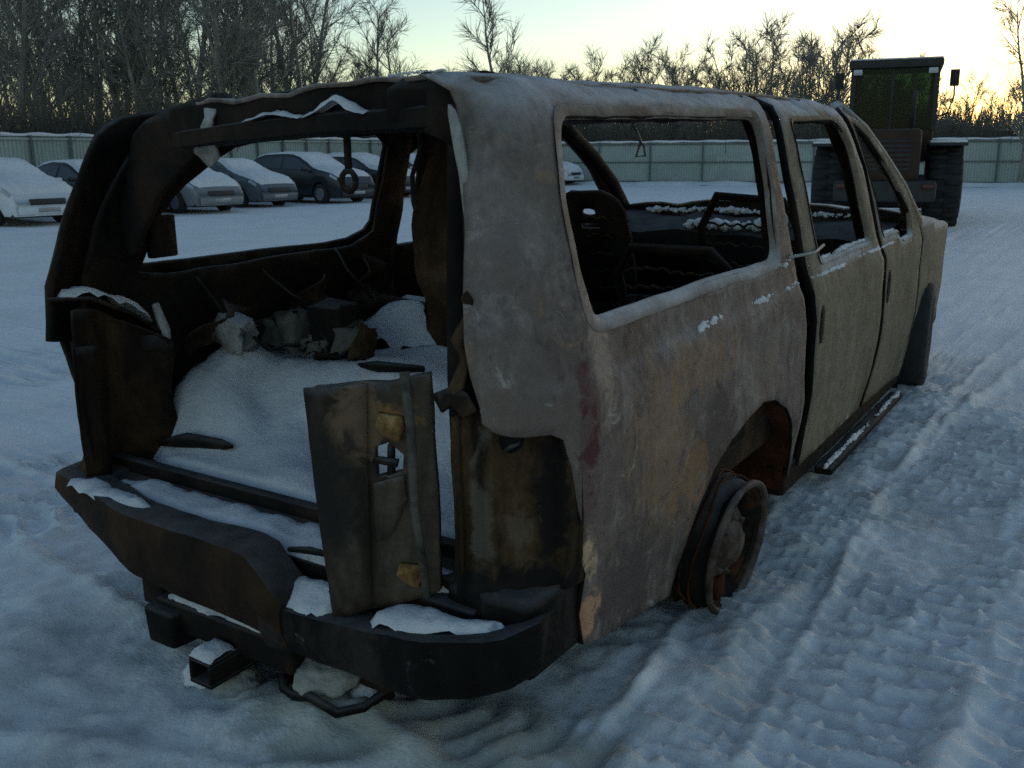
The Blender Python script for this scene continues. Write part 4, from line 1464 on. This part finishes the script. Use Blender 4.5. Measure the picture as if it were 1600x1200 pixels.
fence('metal_fence', (-26.5, 5.3), (-26.5, 41.4), 1.27, 2.12, 'pale ribbed metal fence running behind the row of snowy parked cars', -1, False)
fence('metal_fence', (-26.35, 41.45), (9.0, 49.33), 2.57, 2.0, 'grey metal fence with a middle rail closing off the far end of the yard', -1, True)

# low snow bank along the foot of the far fence
vs, fs = [], []
ux, uy = .976, .217
for i in range(90):
    t = i * .42
    for j in range(9):
        s = j / 8
        h = .28 * math.sin(math.pi * s) * (.6 + .5 * mnoise.noise(Vector((t * .4, 3, 0)))) - .02
        x, y = -26.0 + ux * t - uy * (-.0) + uy * (.25 + 1.5 * s), 41.2 + uy * t - ux * (.25 + 1.5 * s)
        vs.append((x, y, max(-.05, h) + .05 * mnoise.noise(Vector((t, s * 3, 7))) + gz(x, y)))
for i in range(89):
    for j in range(8):
        a = i * 9 + j
        fs.append((a, a + 9, a + 10, a + 1))
tag(obj('snow_bank', vs, fs, SNOW), 'low ploughed snow bank along the foot of the far fence', 'snow bank', kind='structure')

# ================================================================== PARKED CARS
WIN = plain('dark_car_glass', (.035, .045, .055), .12, .2, 3, 0)
CHROME = plain('dull_trim', (.30, .31, .33), .4, .2, 4, 0, .6)
LAMP = plain('clear_headlamp', (.42, .45, .48), .2, .2, 6, 0)
GRIL = plain('black_grille', (.02, .02, .022), .5, .2)

SEDAN = dict(L=4.62, W=1.78, H=1.42, sill=.22,
             top=[(0, .55), (.05, .80), (.15, .93), (.55, 1.0), (1.0, 1.05), (1.65, 1.36), (2.0, 1.42), (2.55, 1.41), (2.85, 1.34), (3.45, 1.03), (3.9, .95), (4.3, .84), (4.5, .72), (4.62, .50)],
             belt=[(0, .95), (1.0, .97), (3.4, .91), (4.62, .85)], wheels=(.95, 3.72))
COMPACT = dict(L=4.35, W=1.76, H=1.49, sill=.23,
               top=[(0, .60), (.05, .95), (.15, 1.10), (.55, 1.40), (.95, 1.47), (1.6, 1.49), (2.2, 1.47), (2.5, 1.40), (3.15, 1.06), (3.6, .98), (4.0, .88), (4.22, .75), (4.35, .52)],
               belt=[(0, 1.0), (1.0, 1.0), (3.1, .95), (4.35, .88)], wheels=(.80, 3.50))
CROSS = dict(L=4.55, W=1.84, H=1.60, sill=.28,
             top=[(0, .65), (.05, 1.0), (.15, 1.18), (.5, 1.48), (.9, 1.57), (1.6, 1.60), (2.3, 1.58), (2.6, 1.50), (3.25, 1.14), (3.7, 1.06), (4.15, .97), (4.40, .84), (4.55, .58)],
             belt=[(0, 1.08), (1.0, 1.08), (3.2, 1.02), (4.55, .95)], wheels=(.85, 3.68))


def parked_car(label, nose, rz, P, colour, snow, seed, group='snowy cars parked along the fence'):
    L, W, H = P['L'], P['W'], P['H']
    a = rz
    root = empty('parked_car', (nose[0] - L * math.cos(a), nose[1] - L * math.sin(a), 0), rz)
    root.location.z = gz(nose[0] - L * .5, nose[1]) - .01
    tag(root, label, 'car', group)
    paint = plain('car_paint_' + colour[0], colour[1], .35, .12, 2, 0)
    N = 60
    tx, tz = zip(*P['top'])
    bx, bz = zip(*P['belt'])
    X = [L * (i / N) for i in range(N + 1)]

    def sect(x):
        top = lerp_tab(x, tx, tz)
        belt = lerp_tab(x, bx, bz)
        e = abs(x / L * 2 - 1)
        w = W / 2 * (1 - .16 * max(0, (e - .62) / .38) ** 2.2)
        b = min(belt, top - .025)
        k = max(0, min(1, (top - belt) / (H - belt)))
        wr = w * (.93 - .02 * k) - .20 * k
        z1, z2 = min(.34, b - .1), min(.56, b - .06)
        rows = [[w * .93, P['sill']], [w * .985, z1], [w, z2], [w * .985, max(z2 + .02, b - .08)], [w * .945, b],
                [wr + .02, top - .05 * k - .012], [wr - .07, top - .008], [wr * .5, top + .008], [0, top + .014]]
        for xw in P['wheels']:
            d = abs(x - xw)
            if d < .375:
                za = .32 + math.sqrt(.375 ** 2 - d * d)
                for r in rows[:3]:
                    r[1] = max(r[1], za)
                rows[3][1] = max(rows[3][1], rows[2][1] + .01)
        return rows
    R = [sect(x) for x in X]
    vs, fs = [], []
    for i, x in enumerate(X):
        for r in R[i]:
            vs.append((x, r[0], r[1]))
        for r in R[i][-2::-1]:
            vs.append((x, -r[0], r[1]))
    M = 17
    for i in range(N):
        for k in range(M - 1):
            q = i * M + k
            fs.append((q, q + 1, q + M + 1, q + M))
    fs.append(tuple(range(M)))
    fs.append(tuple(N * M + k for k in range(M))[::-1])
    body = obj('body', vs, fs, paint, root)
    m_ = MB().box((.15, -W / 2 * .86, .18), (L - .15, W / 2 * .86, .45), .03)
    m_.build('underbody', GRIL, root)

    def patch(name, x0, x1, k0, k1, mat, off=.008, sides=(1, -1), across=False):
        for s in sides:
            pv, pf = [], []
            n = max(2, int((x1 - x0) / .08))
            for i in range(n + 1):
                x = x0 + (x1 - x0) * i / n
                rw = sect(x)
                for t in np.linspace(k0, k1, 5):
                    f = min(int(t), 7)
                    g = t - f
                    y = rw[f][0] * (1 - g) + rw[f + 1][0] * g
                    z = rw[f][1] * (1 - g) + rw[f + 1][1] * g
                    pv.append((x, s * (y + off), z + (off if k0 >= 5 else 0)))
            for i in range(n):
                for k in range(4):
                    q = i * 5 + k
                    pf.append((q, q + 5, q + 6, q + 1))
            obj(name, pv, pf, mat, root)
    # windows
    ws = next(x for x in X if x > L * .5 and lerp_tab(x, tx, tz) < lerp_tab(x, bx, bz) + .10)     # screen base
    rs = next(x for x in X if lerp_tab(x, tx, tz) > lerp_tab(x, bx, bz) + .12)                     # rear base
    rf = max(x for x in X if lerp_tab(x, tx, tz) > H - .09)                                          # roof front
    mid = (ws + rs) / 2 + .05
    patch('side_window', rs + .15, mid - .05, 4.12, 4.88, WIN)
    patch('side_window', mid + .05, ws - .18, 4.12, 4.88, WIN)
    # windscreen as one sheet across
    pv, pf = [], []
    n = 7
    for i in range(n + 1):
        x = rf + .06 + (ws - .02 - rf - .06) * i / n
        rw = sect(x)
        lat = [(rw[5][0] - .04, rw[5][1]), (rw[6][0], rw[6][1]), (rw[7][0], rw[7][1]), (0, rw[8][1])]
        pts = [(y, z) for y, z in lat] + [(-y, z) for y, z in lat[-2::-1]]
        pv += [(x + .008, y, z + .010) for y, z in pts]
    for i in range(n):
        for k in range(6):
            q = i * 7 + k
            pf.append((q, q + 1, q + 8, q + 7))
    obj('windscreen', pv, pf, WIN, root)
    patch('headlight', L - .42, L - .16, 3.0, 4.6, LAMP, .012)
    m_ = MB().box((L - .10, -.42, .46), (L + .012, .42, .60), .02)
    m_.build('grille', GRIL, root)
    m_ = MB().box((L - .16, -W / 2 * .80, .24), (L + .03, W / 2 * .80, .44), .05)
    m_.build('bumper', paint, root)
    m_ = MB().box((L + .022, -.26, .30), (L + .036, .26, .40), .003)
    m_.build('number_plate', CHROME, root)
    for s in (1, -1):
        y = s * (W / 2 + .02)
        m_ = MB().box((ws - .40, min(y, y + s * .16), .92 * H / 1.42), (ws - .26, max(y, y + s * .16), 1.03 * H / 1.42), .03)
        m_.build('wing_mirror', paint, root)
        m_ = MB()
        for xh in (mid - .3, mid + .85):
            m_.box((xh, min(s * W / 2 * .985, s * (W / 2 * .985 + .025)), .80), (xh + .18, max(s * W / 2 * .985, s * (W / 2 * .985 + .025)), .83), .006)
        # one handle each side is enough at this distance
        hb = MB().add(m_.v[:len(m_.v) // 2], [f for f in m_.f if max(f) < len(m_.v) // 2])
        hb.build('door_handle', GRIL, root)
        for xw in P['wheels']:
            wv = MB().lathe([(-.10, .20), (-.11, .29), (-.08, .32), (.08, .32), (.11, .29), (.10, .20)], 24, 'y', (xw, s * (W / 2 - .12), .315))
            whl = wv.build('wheel', TYRE, root)
            rv = MB().lathe([(s * .095, .21), (s * .085, .15), (s * .10, .05), (s * .10, .0)], 20, 'y', (xw, s * (W / 2 - .12), .315))
            rv.build('rim', CHROME, whl)
    # snow cover over the upward surfaces
    pv, pf = [], []
    cols = 15
    nn = 70
    for i in range(nn + 1):
        x = .10 + (L - .22) * i / nn
        rw = sect(x)
        lat = [(rw[5][0] - .01, rw[5][1] - .01), (rw[6][0], rw[6][1]), (rw[7][0], rw[7][1]), (0, rw[8][1])]
        lx = [-p[0] for p in lat] + [p[0] for p in lat[-2::-1]]
        lz = [p[1] for p in lat] + [p[1] for p in lat[-2::-1]]
        endf = math.sqrt(max(0, 1 - (1 - min(1, min(i, nn - i) / 5)) ** 2))
        for j in range(cols):
            s = j / (cols - 1) * 2 - 1
            y = s * lat[0][0]
            z = lerp_tab(y, lx, lz)
            ed = math.sqrt(max(0, 1 - (1 - min(1, (1 - abs(s)) / .16)) ** 2))
            nn_ = mnoise.noise(Vector((x * 2.2 + seed, y * 2.2, seed))) + .5 * mnoise.noise(Vector((x * 7 + seed, y * 7, seed)))
            t = snow(x, y, ws, rf, rs) * (1 + .5 * nn_) * ed * endf
            if t < .012:
                t = -.02
            pv.append((x, y, z + t))
    for i in range(nn):
        for j in range(cols - 1):
            q = i * cols + j
            pf.append((q, q + cols, q + cols + 1, q + 1))
    obj('snow_cover', pv, pf, SNOW, root)
    return root


FULL = lambda x, y, ws, rf, rs: .085
THIN = lambda x, y, ws, rf, rs: .05
HOOD = lambda x, y, ws, rf, rs: .075 if x > rf - .1 else .03
PATCHY = lambda x, y, ws, rf, rs: (.06 if x > rf - .2 else .035) - .05 * max(0, mnoise.noise(Vector((x * 1.3, y * 2, 4))))
HALF = lambda x, y, ws, rf, rs: (.07 if x > rf - .4 and y < .45 else .02)
WHITE = ('white', (.62, .64, .66))
BLACK = ('black', (.016, .017, .02))
SILVER = ('silver', (.19, .20, .21))
BLUEGREY = ('blue_grey', (.10, .115, .13))
DARK = ('dark_grey', (.02, .022, .026))
parked_car('white car thick with snow at the left edge of the picture', (-18.9, 11.3), RAD(-3), SEDAN, WHITE, FULL, 1.0)
parked_car('black saloon with snow on its windscreen, left of the burnt car\'s left pillar', (-19.4, 14.1), RAD(2), SEDAN, BLACK, HOOD, 2.0)
parked_car('silver saloon with a snow-white bonnet, nose just right of the left pillar', (-18.95, 16.35), RAD(-2), SEDAN, SILVER, FULL, 3.0)
parked_car('blue grey saloon with clear side windows seen through the tailgate opening', (-19.8, 19.3), RAD(0), SEDAN, BLUEGREY, HOOD, 4.0)
parked_car('tall black car with snowy windscreen behind the hanging latch', (-19.3, 22.25), RAD(-2), CROSS, DARK, PATCHY, 5.0)
parked_car('dark compact with white bonnet beside the left window post', (-19.9, 25.6), RAD(1), COMPACT, BLACK, FULL, 6.0)
parked_car('white car half hidden by the fallen trim in the burnt car', (-20.2, 28.7), RAD(-1), SEDAN, WHITE, FULL, 7.0)
parked_car('dark car in the gap beside the right rear pillar', (-20.4, 31.8), RAD(1), COMPACT, DARK, HOOD, 8.0)
parked_car('silver car deep in the row, framed by the right rear pillar', (-20.6, 35.0), RAD(0), SEDAN, SILVER, FULL, 9.0)
parked_car('farthest snow-covered white car, close to the far fence', (-21.2, 40.0), RAD(-2), COMPACT, WHITE, FULL, 10.0)

# ================================================================== WHEEL LOADER
LY = plain('dirty_loader_paint', (.034, .015, .007), .8, .5, 3, .2)
LD = plain('loader_black_steel', (.022, .022, .022), .7, .4, 5, .2)
LGREEN = glass_mat('green_cab_glass', (.27, .38, .31), .1, .85)
ld = empty('wheel_loader', (-2.58, 20.0, gz(-2.58, 20.0) - .01), RAD(11.2))
tag(ld, 'dark wheel loader with glazed cab parked behind the front of the burnt car', 'loader')
for sx in (1, -1):
    for yy in (0.0, 3.05):
        m_ = MB()
        m_.lathe([(-.30, .42), (-.33, .60), (-.29, .74), (-.22, .78), (0, .79), (.22, .78), (.29, .74), (.33, .60), (.30, .42)], 40, 'x', (sx * 1.12, yy, .79))
        for k in range(22):
            for h in (-1, 1):
                t = 2 * math.pi * (k + .5 * (h > 0)) / 22
                c = Vector((sx * 1.12 + h * .15, yy + .795 * math.cos(t), .79 + .795 * math.sin(t)))
                rt = Matrix.Rotation(t, 3, 'X') @ Matrix.Rotation(RAD(28 * h), 3, 'Y') if False else Matrix.Rotation(t, 3, 'X')
                m_.box(c - Vector((.15, .035, .045)), c + Vector((.15, .035, .045)), 0, 0, rt @ Matrix.Rotation(RAD(25 * h), 3, 'Y') if False else rt)
        w_ = m_.build('wheel', TYRE, ld)
        MB().lathe([(sx * .28, .43), (sx * .18, .36), (sx * .22, .18), (sx * .26, .0)], 28, 'x', (sx * 1.12, yy, .79)).build('rim', LY, w_)
m_ = MB().box((-.62, -1.35, .95), (.62, 1.05, 1.95), .10)
flat_shade(m_.build('engine_hood', LY, ld))
m_ = MB()
for k in range(7):
    m_.box((-.45, -1.375, 1.15 + .09 * k), (.45, -1.345, 1.20 + .09 * k), .005)
    m_.build('grille_slat', LD, ld, False)
    m_ = MB()
m_ = MB().box((-.95, -1.55, .55), (.95, -1.0, .96), .08)
flat_shade(m_.build('counterweight', LD, ld))
m_ = MB().box((-.45, -1.2, .55), (.45, 3.6, .95), .05)
m_.build('chassis', LY, ld)
for sx in (1, -1):
    m_ = MB()
    m_.box((sx * 1.12 - .36, -.75, 1.62), (sx * 1.12 + .36, .85, 1.68), .02)
    m_.box((sx * 1.12 - .36, .80, 1.1), (sx * 1.12 + .36, .86, 1.66), .02)
    m_.build('mudguard', LD, ld)
    m_ = MB()
    m_.tube([(sx * .55, 2.6, 1.6), (sx * .55, 3.6, 1.5), (sx * .55, 4.9, .55)], .11, 8)
    m_.build('lift_arm', LY, ld)
# cab: base, posts, panes, roof
m_ = MB().box((-.86, 1.05, 1.30), (.86, 2.75, 1.98), .06)
flat_shade(m_.build('cab_base', LY, ld))
for (x, y) in ((-.84, 1.08), (.84, 1.08), (-.80, 2.70), (.80, 2.70)):
    MB().box((x - .055, y - .055, 1.95), (x + .055, y + .055, 3.30), .015).build('cab_post', LD, ld)
m_ = MB().box((-.06, 1.05, 1.95), (.0, 1.10, 3.28), .01)
m_.build('cab_post', LD, ld)
for (a, b) in (((-.80, 1.075, 1.98), (-.05, 1.085, 3.26)), ((.0, 1.075, 1.98), (.80, 1.085, 3.26)), ((-.78, 2.69, 1.98), (.78, 2.70, 3.26)),
               ((-.845, 1.12, 1.98), (-.835, 2.66, 3.26)), ((.835, 1.12, 1.98), (.845, 2.66, 3.26))):
    MB().box(a, b).build('cab_window', LGREEN, ld, False)
m_ = MB().box((-.95, .92, 3.26), (.95, 2.85, 3.44), .05)
flat_shade(m_.build('cab_roof', LD, ld))
MB().box((-.93, .95, 3.43), (.93, 2.82, 3.465), .02).build('snow_cover', SNOW, ld)
m_ = MB().box((-.25, 1.55, 2.0), (.25, 1.70, 2.85), .06)
m_.box((-.14, 1.56, 2.85), (.14, 1.66, 3.05), .04)
m_.build('driver_seat', LD, ld)
for sx in (1, -1):
    m_ = MB()
    m_.tube([(sx * .80, 2.70, 2.25), (sx * 1.15, 2.75, 2.35), (sx * 1.26, 2.75, 2.75), (sx * 1.24, 2.75, 3.05)], .02, 6)
    ma = m_.build('mirror_arm', LD, ld)
    MB().box((sx * 1.24 - .10, 2.71, 2.95), (sx * 1.24 + .10, 2.77, 3.32), .02).build('mirror', LD, ma)
    MB().box((sx * .75 - .09, .88, 3.12), (sx * .75 + .09, .96, 3.24), .02).build('work_lamp', LAMP, ld)
    MB().box((sx * .80 - .10, -1.60, .80), (sx * .80 + .10, -1.54, .90), .015).build('tail_lamp', plain('red_lamp', (.05, .006, .005), .4), ld)
m_ = MB().tube([(.42, -.4, 1.92), (.42, -.4, 2.55), (.44, -.46, 2.68)], .05, 10)
m_.build('exhaust', LD, ld)
m_ = MB()
vs = []
prof = [(4.75, .15), (4.7, .75), (4.8, .95), (4.95, .80), (5.0, .25), (5.6, .14), (5.6, .10), (4.85, .10)]
for x in (-1.4, 1.4):
    vs += [(x, y, z) for y, z in prof]
n = len(prof)
m_.add(vs, [(k, (k + 1) % n, n + (k + 1) % n, n + k) for k in range(n)] + [tuple(range(n))[::-1], tuple(n + k for k in range(n))])
m_.build('bucket', LD, ld, False)
# snow on the mudguards
for sx in (1, -1):
    MB().box((sx * 1.12 - .34, -.72, 1.68), (sx * 1.12 + .34, .82, 1.73), .02).build('snow_cover', SNOW, ld)

# ================================================================== TREES
BARK = plain('bare_bark', (.23, .225, .195), .9, .35, 3, .2)
BARK_D = plain('dark_brush_twigs', (.085, .07, .055), .9, .35, 3, 0)


def tri_tube(mb, pts, r0, r1, n=3):
    k = len(pts)
    mb.tube(pts, [r0 + (r1 - r0) * i / (k - 1) for i in range(k)], n, False)


def wander(rg, p, d, L, seg, jit, lift):
    pts = [p.copy()]
    dd = d.normalized()
    for _ in range(seg):
        dd = (dd + Vector((rg.uniform(-jit, jit), rg.uniform(-jit, jit), rg.uniform(-jit, jit) + lift))).normalized()
        p = p + dd * (L / seg)
        pts.append(p.copy())
    return pts, dd


def side_dir(rg, d, ang):
    o = d.orthogonal().normalized()
    o = Matrix.Rotation(rg.uniform(0, 2 * math.pi), 3, d) @ o
    return (d * math.cos(ang) + o * math.sin(ang)).normalized()


def tree_mesh(seed, H, nb, spread, low, stems=1):
    rg = random.Random(seed)
    tr, cr = MB(), MB()
    for st in range(stems):
        base = Vector((rg.uniform(-.4, .4), rg.uniform(-.4, .4), 0)) if stems > 1 else Vector((0, 0, 0))
        d0 = Vector((rg.uniform(-.2, .2), rg.uniform(-.2, .2), 1)) if stems > 1 else Vector((rg.uniform(-.06, .06), rg.uniform(-.06, .06), 1))
        hh = H * rg.uniform(.75, 1.0)
        tp, _ = wander(rg, base, d0, hh, 10, .09, .03)
        r0 = .012 * H + .02
        tri_tube(tr, tp, r0 / (1 if stems == 1 else 1.6), .012, 6)
        for b in range(nb // stems):
            t = low + (1 - low) * (b + rg.random()) / (nb // stems)
            t = min(t, .985)
            i = int(t * 10)
            p = tp[i].lerp(tp[i + 1], t * 10 - i)
            d = (tp[i + 1] - tp[i]).normalized()
            bl = H * spread * (1 - .62 * t) * rg.uniform(.65, 1.15)
            bp, _ = wander(rg, p, side_dir(rg, d, RAD(rg.uniform(30, 58))), bl, 5, .16, .09)
            tri_tube(cr, bp, .016 + .008 * bl, .010, 4)
            ns = 7
            for s in range(ns):
                ts = .18 + .8 * (s + rg.random()) / ns
                i2 = min(4, int(ts * 5))
                q = bp[i2].lerp(bp[i2 + 1], ts * 5 - i2)
                d2 = (bp[i2 + 1] - bp[i2]).normalized()
                sl = bl * (.55 - .28 * ts) * rg.uniform(.6, 1.2)
                sp, _ = wander(rg, q, side_dir(rg, d2, RAD(rg.uniform(25, 55))), sl, 3, .2, .08)
                tri_tube(cr, sp, .013, .008, 3)
                for w in range(7):
                    tw = .15 + .85 * (w + rg.random()) / 7
                    i3 = min(2, int(tw * 3))
                    q3 = sp[i3].lerp(sp[i3 + 1], min(1, tw * 3 - i3))
                    d3 = (sp[i3 + 1] - sp[i3]).normalized()
                    wp, _ = wander(rg, q3, side_dir(rg, d3, RAD(rg.uniform(20, 50))), rg.uniform(.35, .8) * (.5 + .05 * H), 2, .2, .08)
                    tri_tube(cr, wp, .010, .005, 3)
    return tr, cr


PROTO = []
for k, (H, nb, sp, low, stems) in enumerate([(11, 20, .36, .16, 1), (10, 22, .33, .12, 1), (12, 18, .30, .25, 1), (8, 20, .40, .10, 1), (5.5, 20, .45, .05, 4), (6.5, 20, .42, .06, 3), (9.5, 13, .26, .35, 1)]):
    tr, cr = tree_mesh(100 + k, H, nb, sp, low, stems)
    a = bpy.data.meshes.new('trunk')
    a.from_pydata([tuple(v) for v in tr.v], [], tr.f)
    a.materials.append(BARK)
    b = bpy.data.meshes.new('crown')
    b.from_pydata([tuple(v) for v in cr.v], [], cr.f)
    b.materials.append(BARK)
    PROTO.append((H, a, b))


def place_tree(kind, x, y, h, rz, label, group):
    H, a, b = PROTO[kind]
    r = bpy.data.objects.new('bare_tree', None)
    COL.objects.link(r)
    r.location = (x, y, -.05)
    r.rotation_euler = (0, 0, rz)
    s = h / H
    r.scale = (s, s, s)
    for nm, me in (('trunk', a), ('crown', b)):
        o = bpy.data.objects.new(nm, me)
        COL.objects.link(o)
        o.parent = r
    tag(r, label, 'tree', group)
    return r


def polar(az, dist):
    return CAM.x + math.sin(RAD(az)) * dist, CAM.y + math.cos(RAD(az)) * dist


tg = random.Random(21)
# dense tall wood behind the left fence
for i in range(56):
    az = -66 + 22.3 * (i + tg.random()) / 56
    x, y = polar(az, tg.uniform(42, 66))
    if x > -29:
        x = -29 - tg.uniform(0, 6)
    place_tree(tg.choice([0, 1, 2, 3, 0, 1]), x, y, tg.uniform(9.5, 13.5), tg.uniform(0, 6.28), 'tall bare tree in the dense wood behind the left fence', 'tall bare trees behind the left fence')
# thinner trees toward the middle
for (az, dist, kind, h, lab) in ((-41.3, 52, 3, 9.3, 'spreading bare tree rising above the rear edge of the roof'), (-39.4, 55, 3, 8.2, 'broad forked bare tree just left of the tall thin one'),
                                 (-33.2, 50, 6, 12.5, 'tall thin bare tree standing alone above the right rear roof corner'), (-36.8, 56, 5, 6.2, 'bushy bare tree low between the forked tree and the thin one'),
                                 (-30.0, 58, 6, 7.6, 'slender bare sapling right of the tall thin tree'), (-28.6, 57, 6, 9.0, 'slimmest bare sapling in the bright gap over the roof'),
                                 (-5.6, 48, 0, 8.5, 'bare tree at the right edge in front of the sunset'), (-8.6, 60, 3, 5.6, 'low bare tree dark against the orange glow')):
    x, y = polar(az, dist)
    place_tree(kind, x, y, h, tg.uniform(0, 6.28), lab, 'single bare trees on the skyline')
# round bushy trees behind the far fence
for i in range(34):
    az = -28.5 + 17.5 * (i + tg.random()) / 34
    x, y = polar(az, tg.uniform(54, 66))
    big = 1.0 if -26 < az < -14 else .8
    place_tree(tg.choice([4, 5, 4, 3]), x, y, tg.uniform(6.2, 8.6) * big, tg.uniform(0, 6.28), 'bushy bare tree in the thicket behind the far fence', 'bushy bare trees behind the far fence')
for i in range(26):
    az = -43.5 + 16 * (i + tg.random()) / 26
    x, y = polar(az, tg.uniform(54, 66))
    place_tree(tg.choice([4, 5, 3]), x, y, tg.uniform(5.0, 7.6), tg.uniform(0, 6.28), 'low bushy bare tree on the skyline above the roof header', 'low bushy trees above the roof')
for i in range(18):
    az = -12 + 14 * (i + tg.random()) / 18
    x, y = polar(az, tg.uniform(58, 74))
    place_tree(tg.choice([4, 5]), x, y, tg.uniform(3.6, 6.4), tg.uniform(0, 6.28), 'low bushy bare tree against the sunset beside the loader', 'low bushy trees in the sunset')


# ---- uncountable brush and the far wood ------------------------------
def brush(name, label, spots, hmin, hmax, seed, rad, fan):
    rg = random.Random(seed)
    m_ = MB()
    V, F = m_.v, m_.f
    for (x, y) in spots:
        h = rg.uniform(hmin, hmax)
        for k in range(fan):
            d = Vector((rg.uniform(-.55, .55), rg.uniform(-.55, .55), 1)).normalized()
            p0 = Vector((x + rg.uniform(-.4, .4), y + rg.uniform(-.4, .4), -.05))
            p1 = p0 + d * h * .55
            p2 = p1 + (d + Vector((rg.uniform(-.5, .5), rg.uniform(-.5, .5), .2))).normalized() * h * rg.uniform(.3, .5)
            b = len(V)
            for p, r in ((p0, rad), (p1, rad * .8), (p2, rad * .35)):
                for a in (0, 2.09, 4.19):
                    V.append(p + Vector((math.cos(a) * r, math.sin(a) * r, 0)))
            for s in (0, 3):
                for a in range(3):
                    F.append((b + s + a, b + s + (a + 1) % 3, b + s + 3 + (a + 1) % 3, b + s + 3 + a))
    o = m_.build(name, BARK_D, None, False)
    return tag(o, label, 'brush', kind='stuff')


bg_ = random.Random(5)
sp = []
for i in range(1500):
    sp.append((-27.6 - bg_.random() ** 1.5 * 9, bg_.uniform(8, 52)))
brush('brush', 'dark tangle of undergrowth behind the left fence', sp, 2.4, 4.2, 1, .018, 7)
sp = []
for i in range(1700):
    t = bg_.uniform(0, 46)
    o_ = 1.2 + bg_.random() ** 1.5 * 12
    sp.append((-28 + .976 * t - .217 * o_, 41 + .217 * t + .976 * o_))
brush('brush', 'dark tangle of undergrowth behind the far fence', sp, 2.2, 3.6, 2, .018, 7)
sp = []
for i in range(2600):
    az, ds = bg_.uniform(-66, 2), bg_.uniform(85, 125)
    sp.append(polar(az, ds))
brush('far_wood', 'far bare wood forming a dark band along the horizon', sp, 4.0, 6.4, 3, .05, 6)
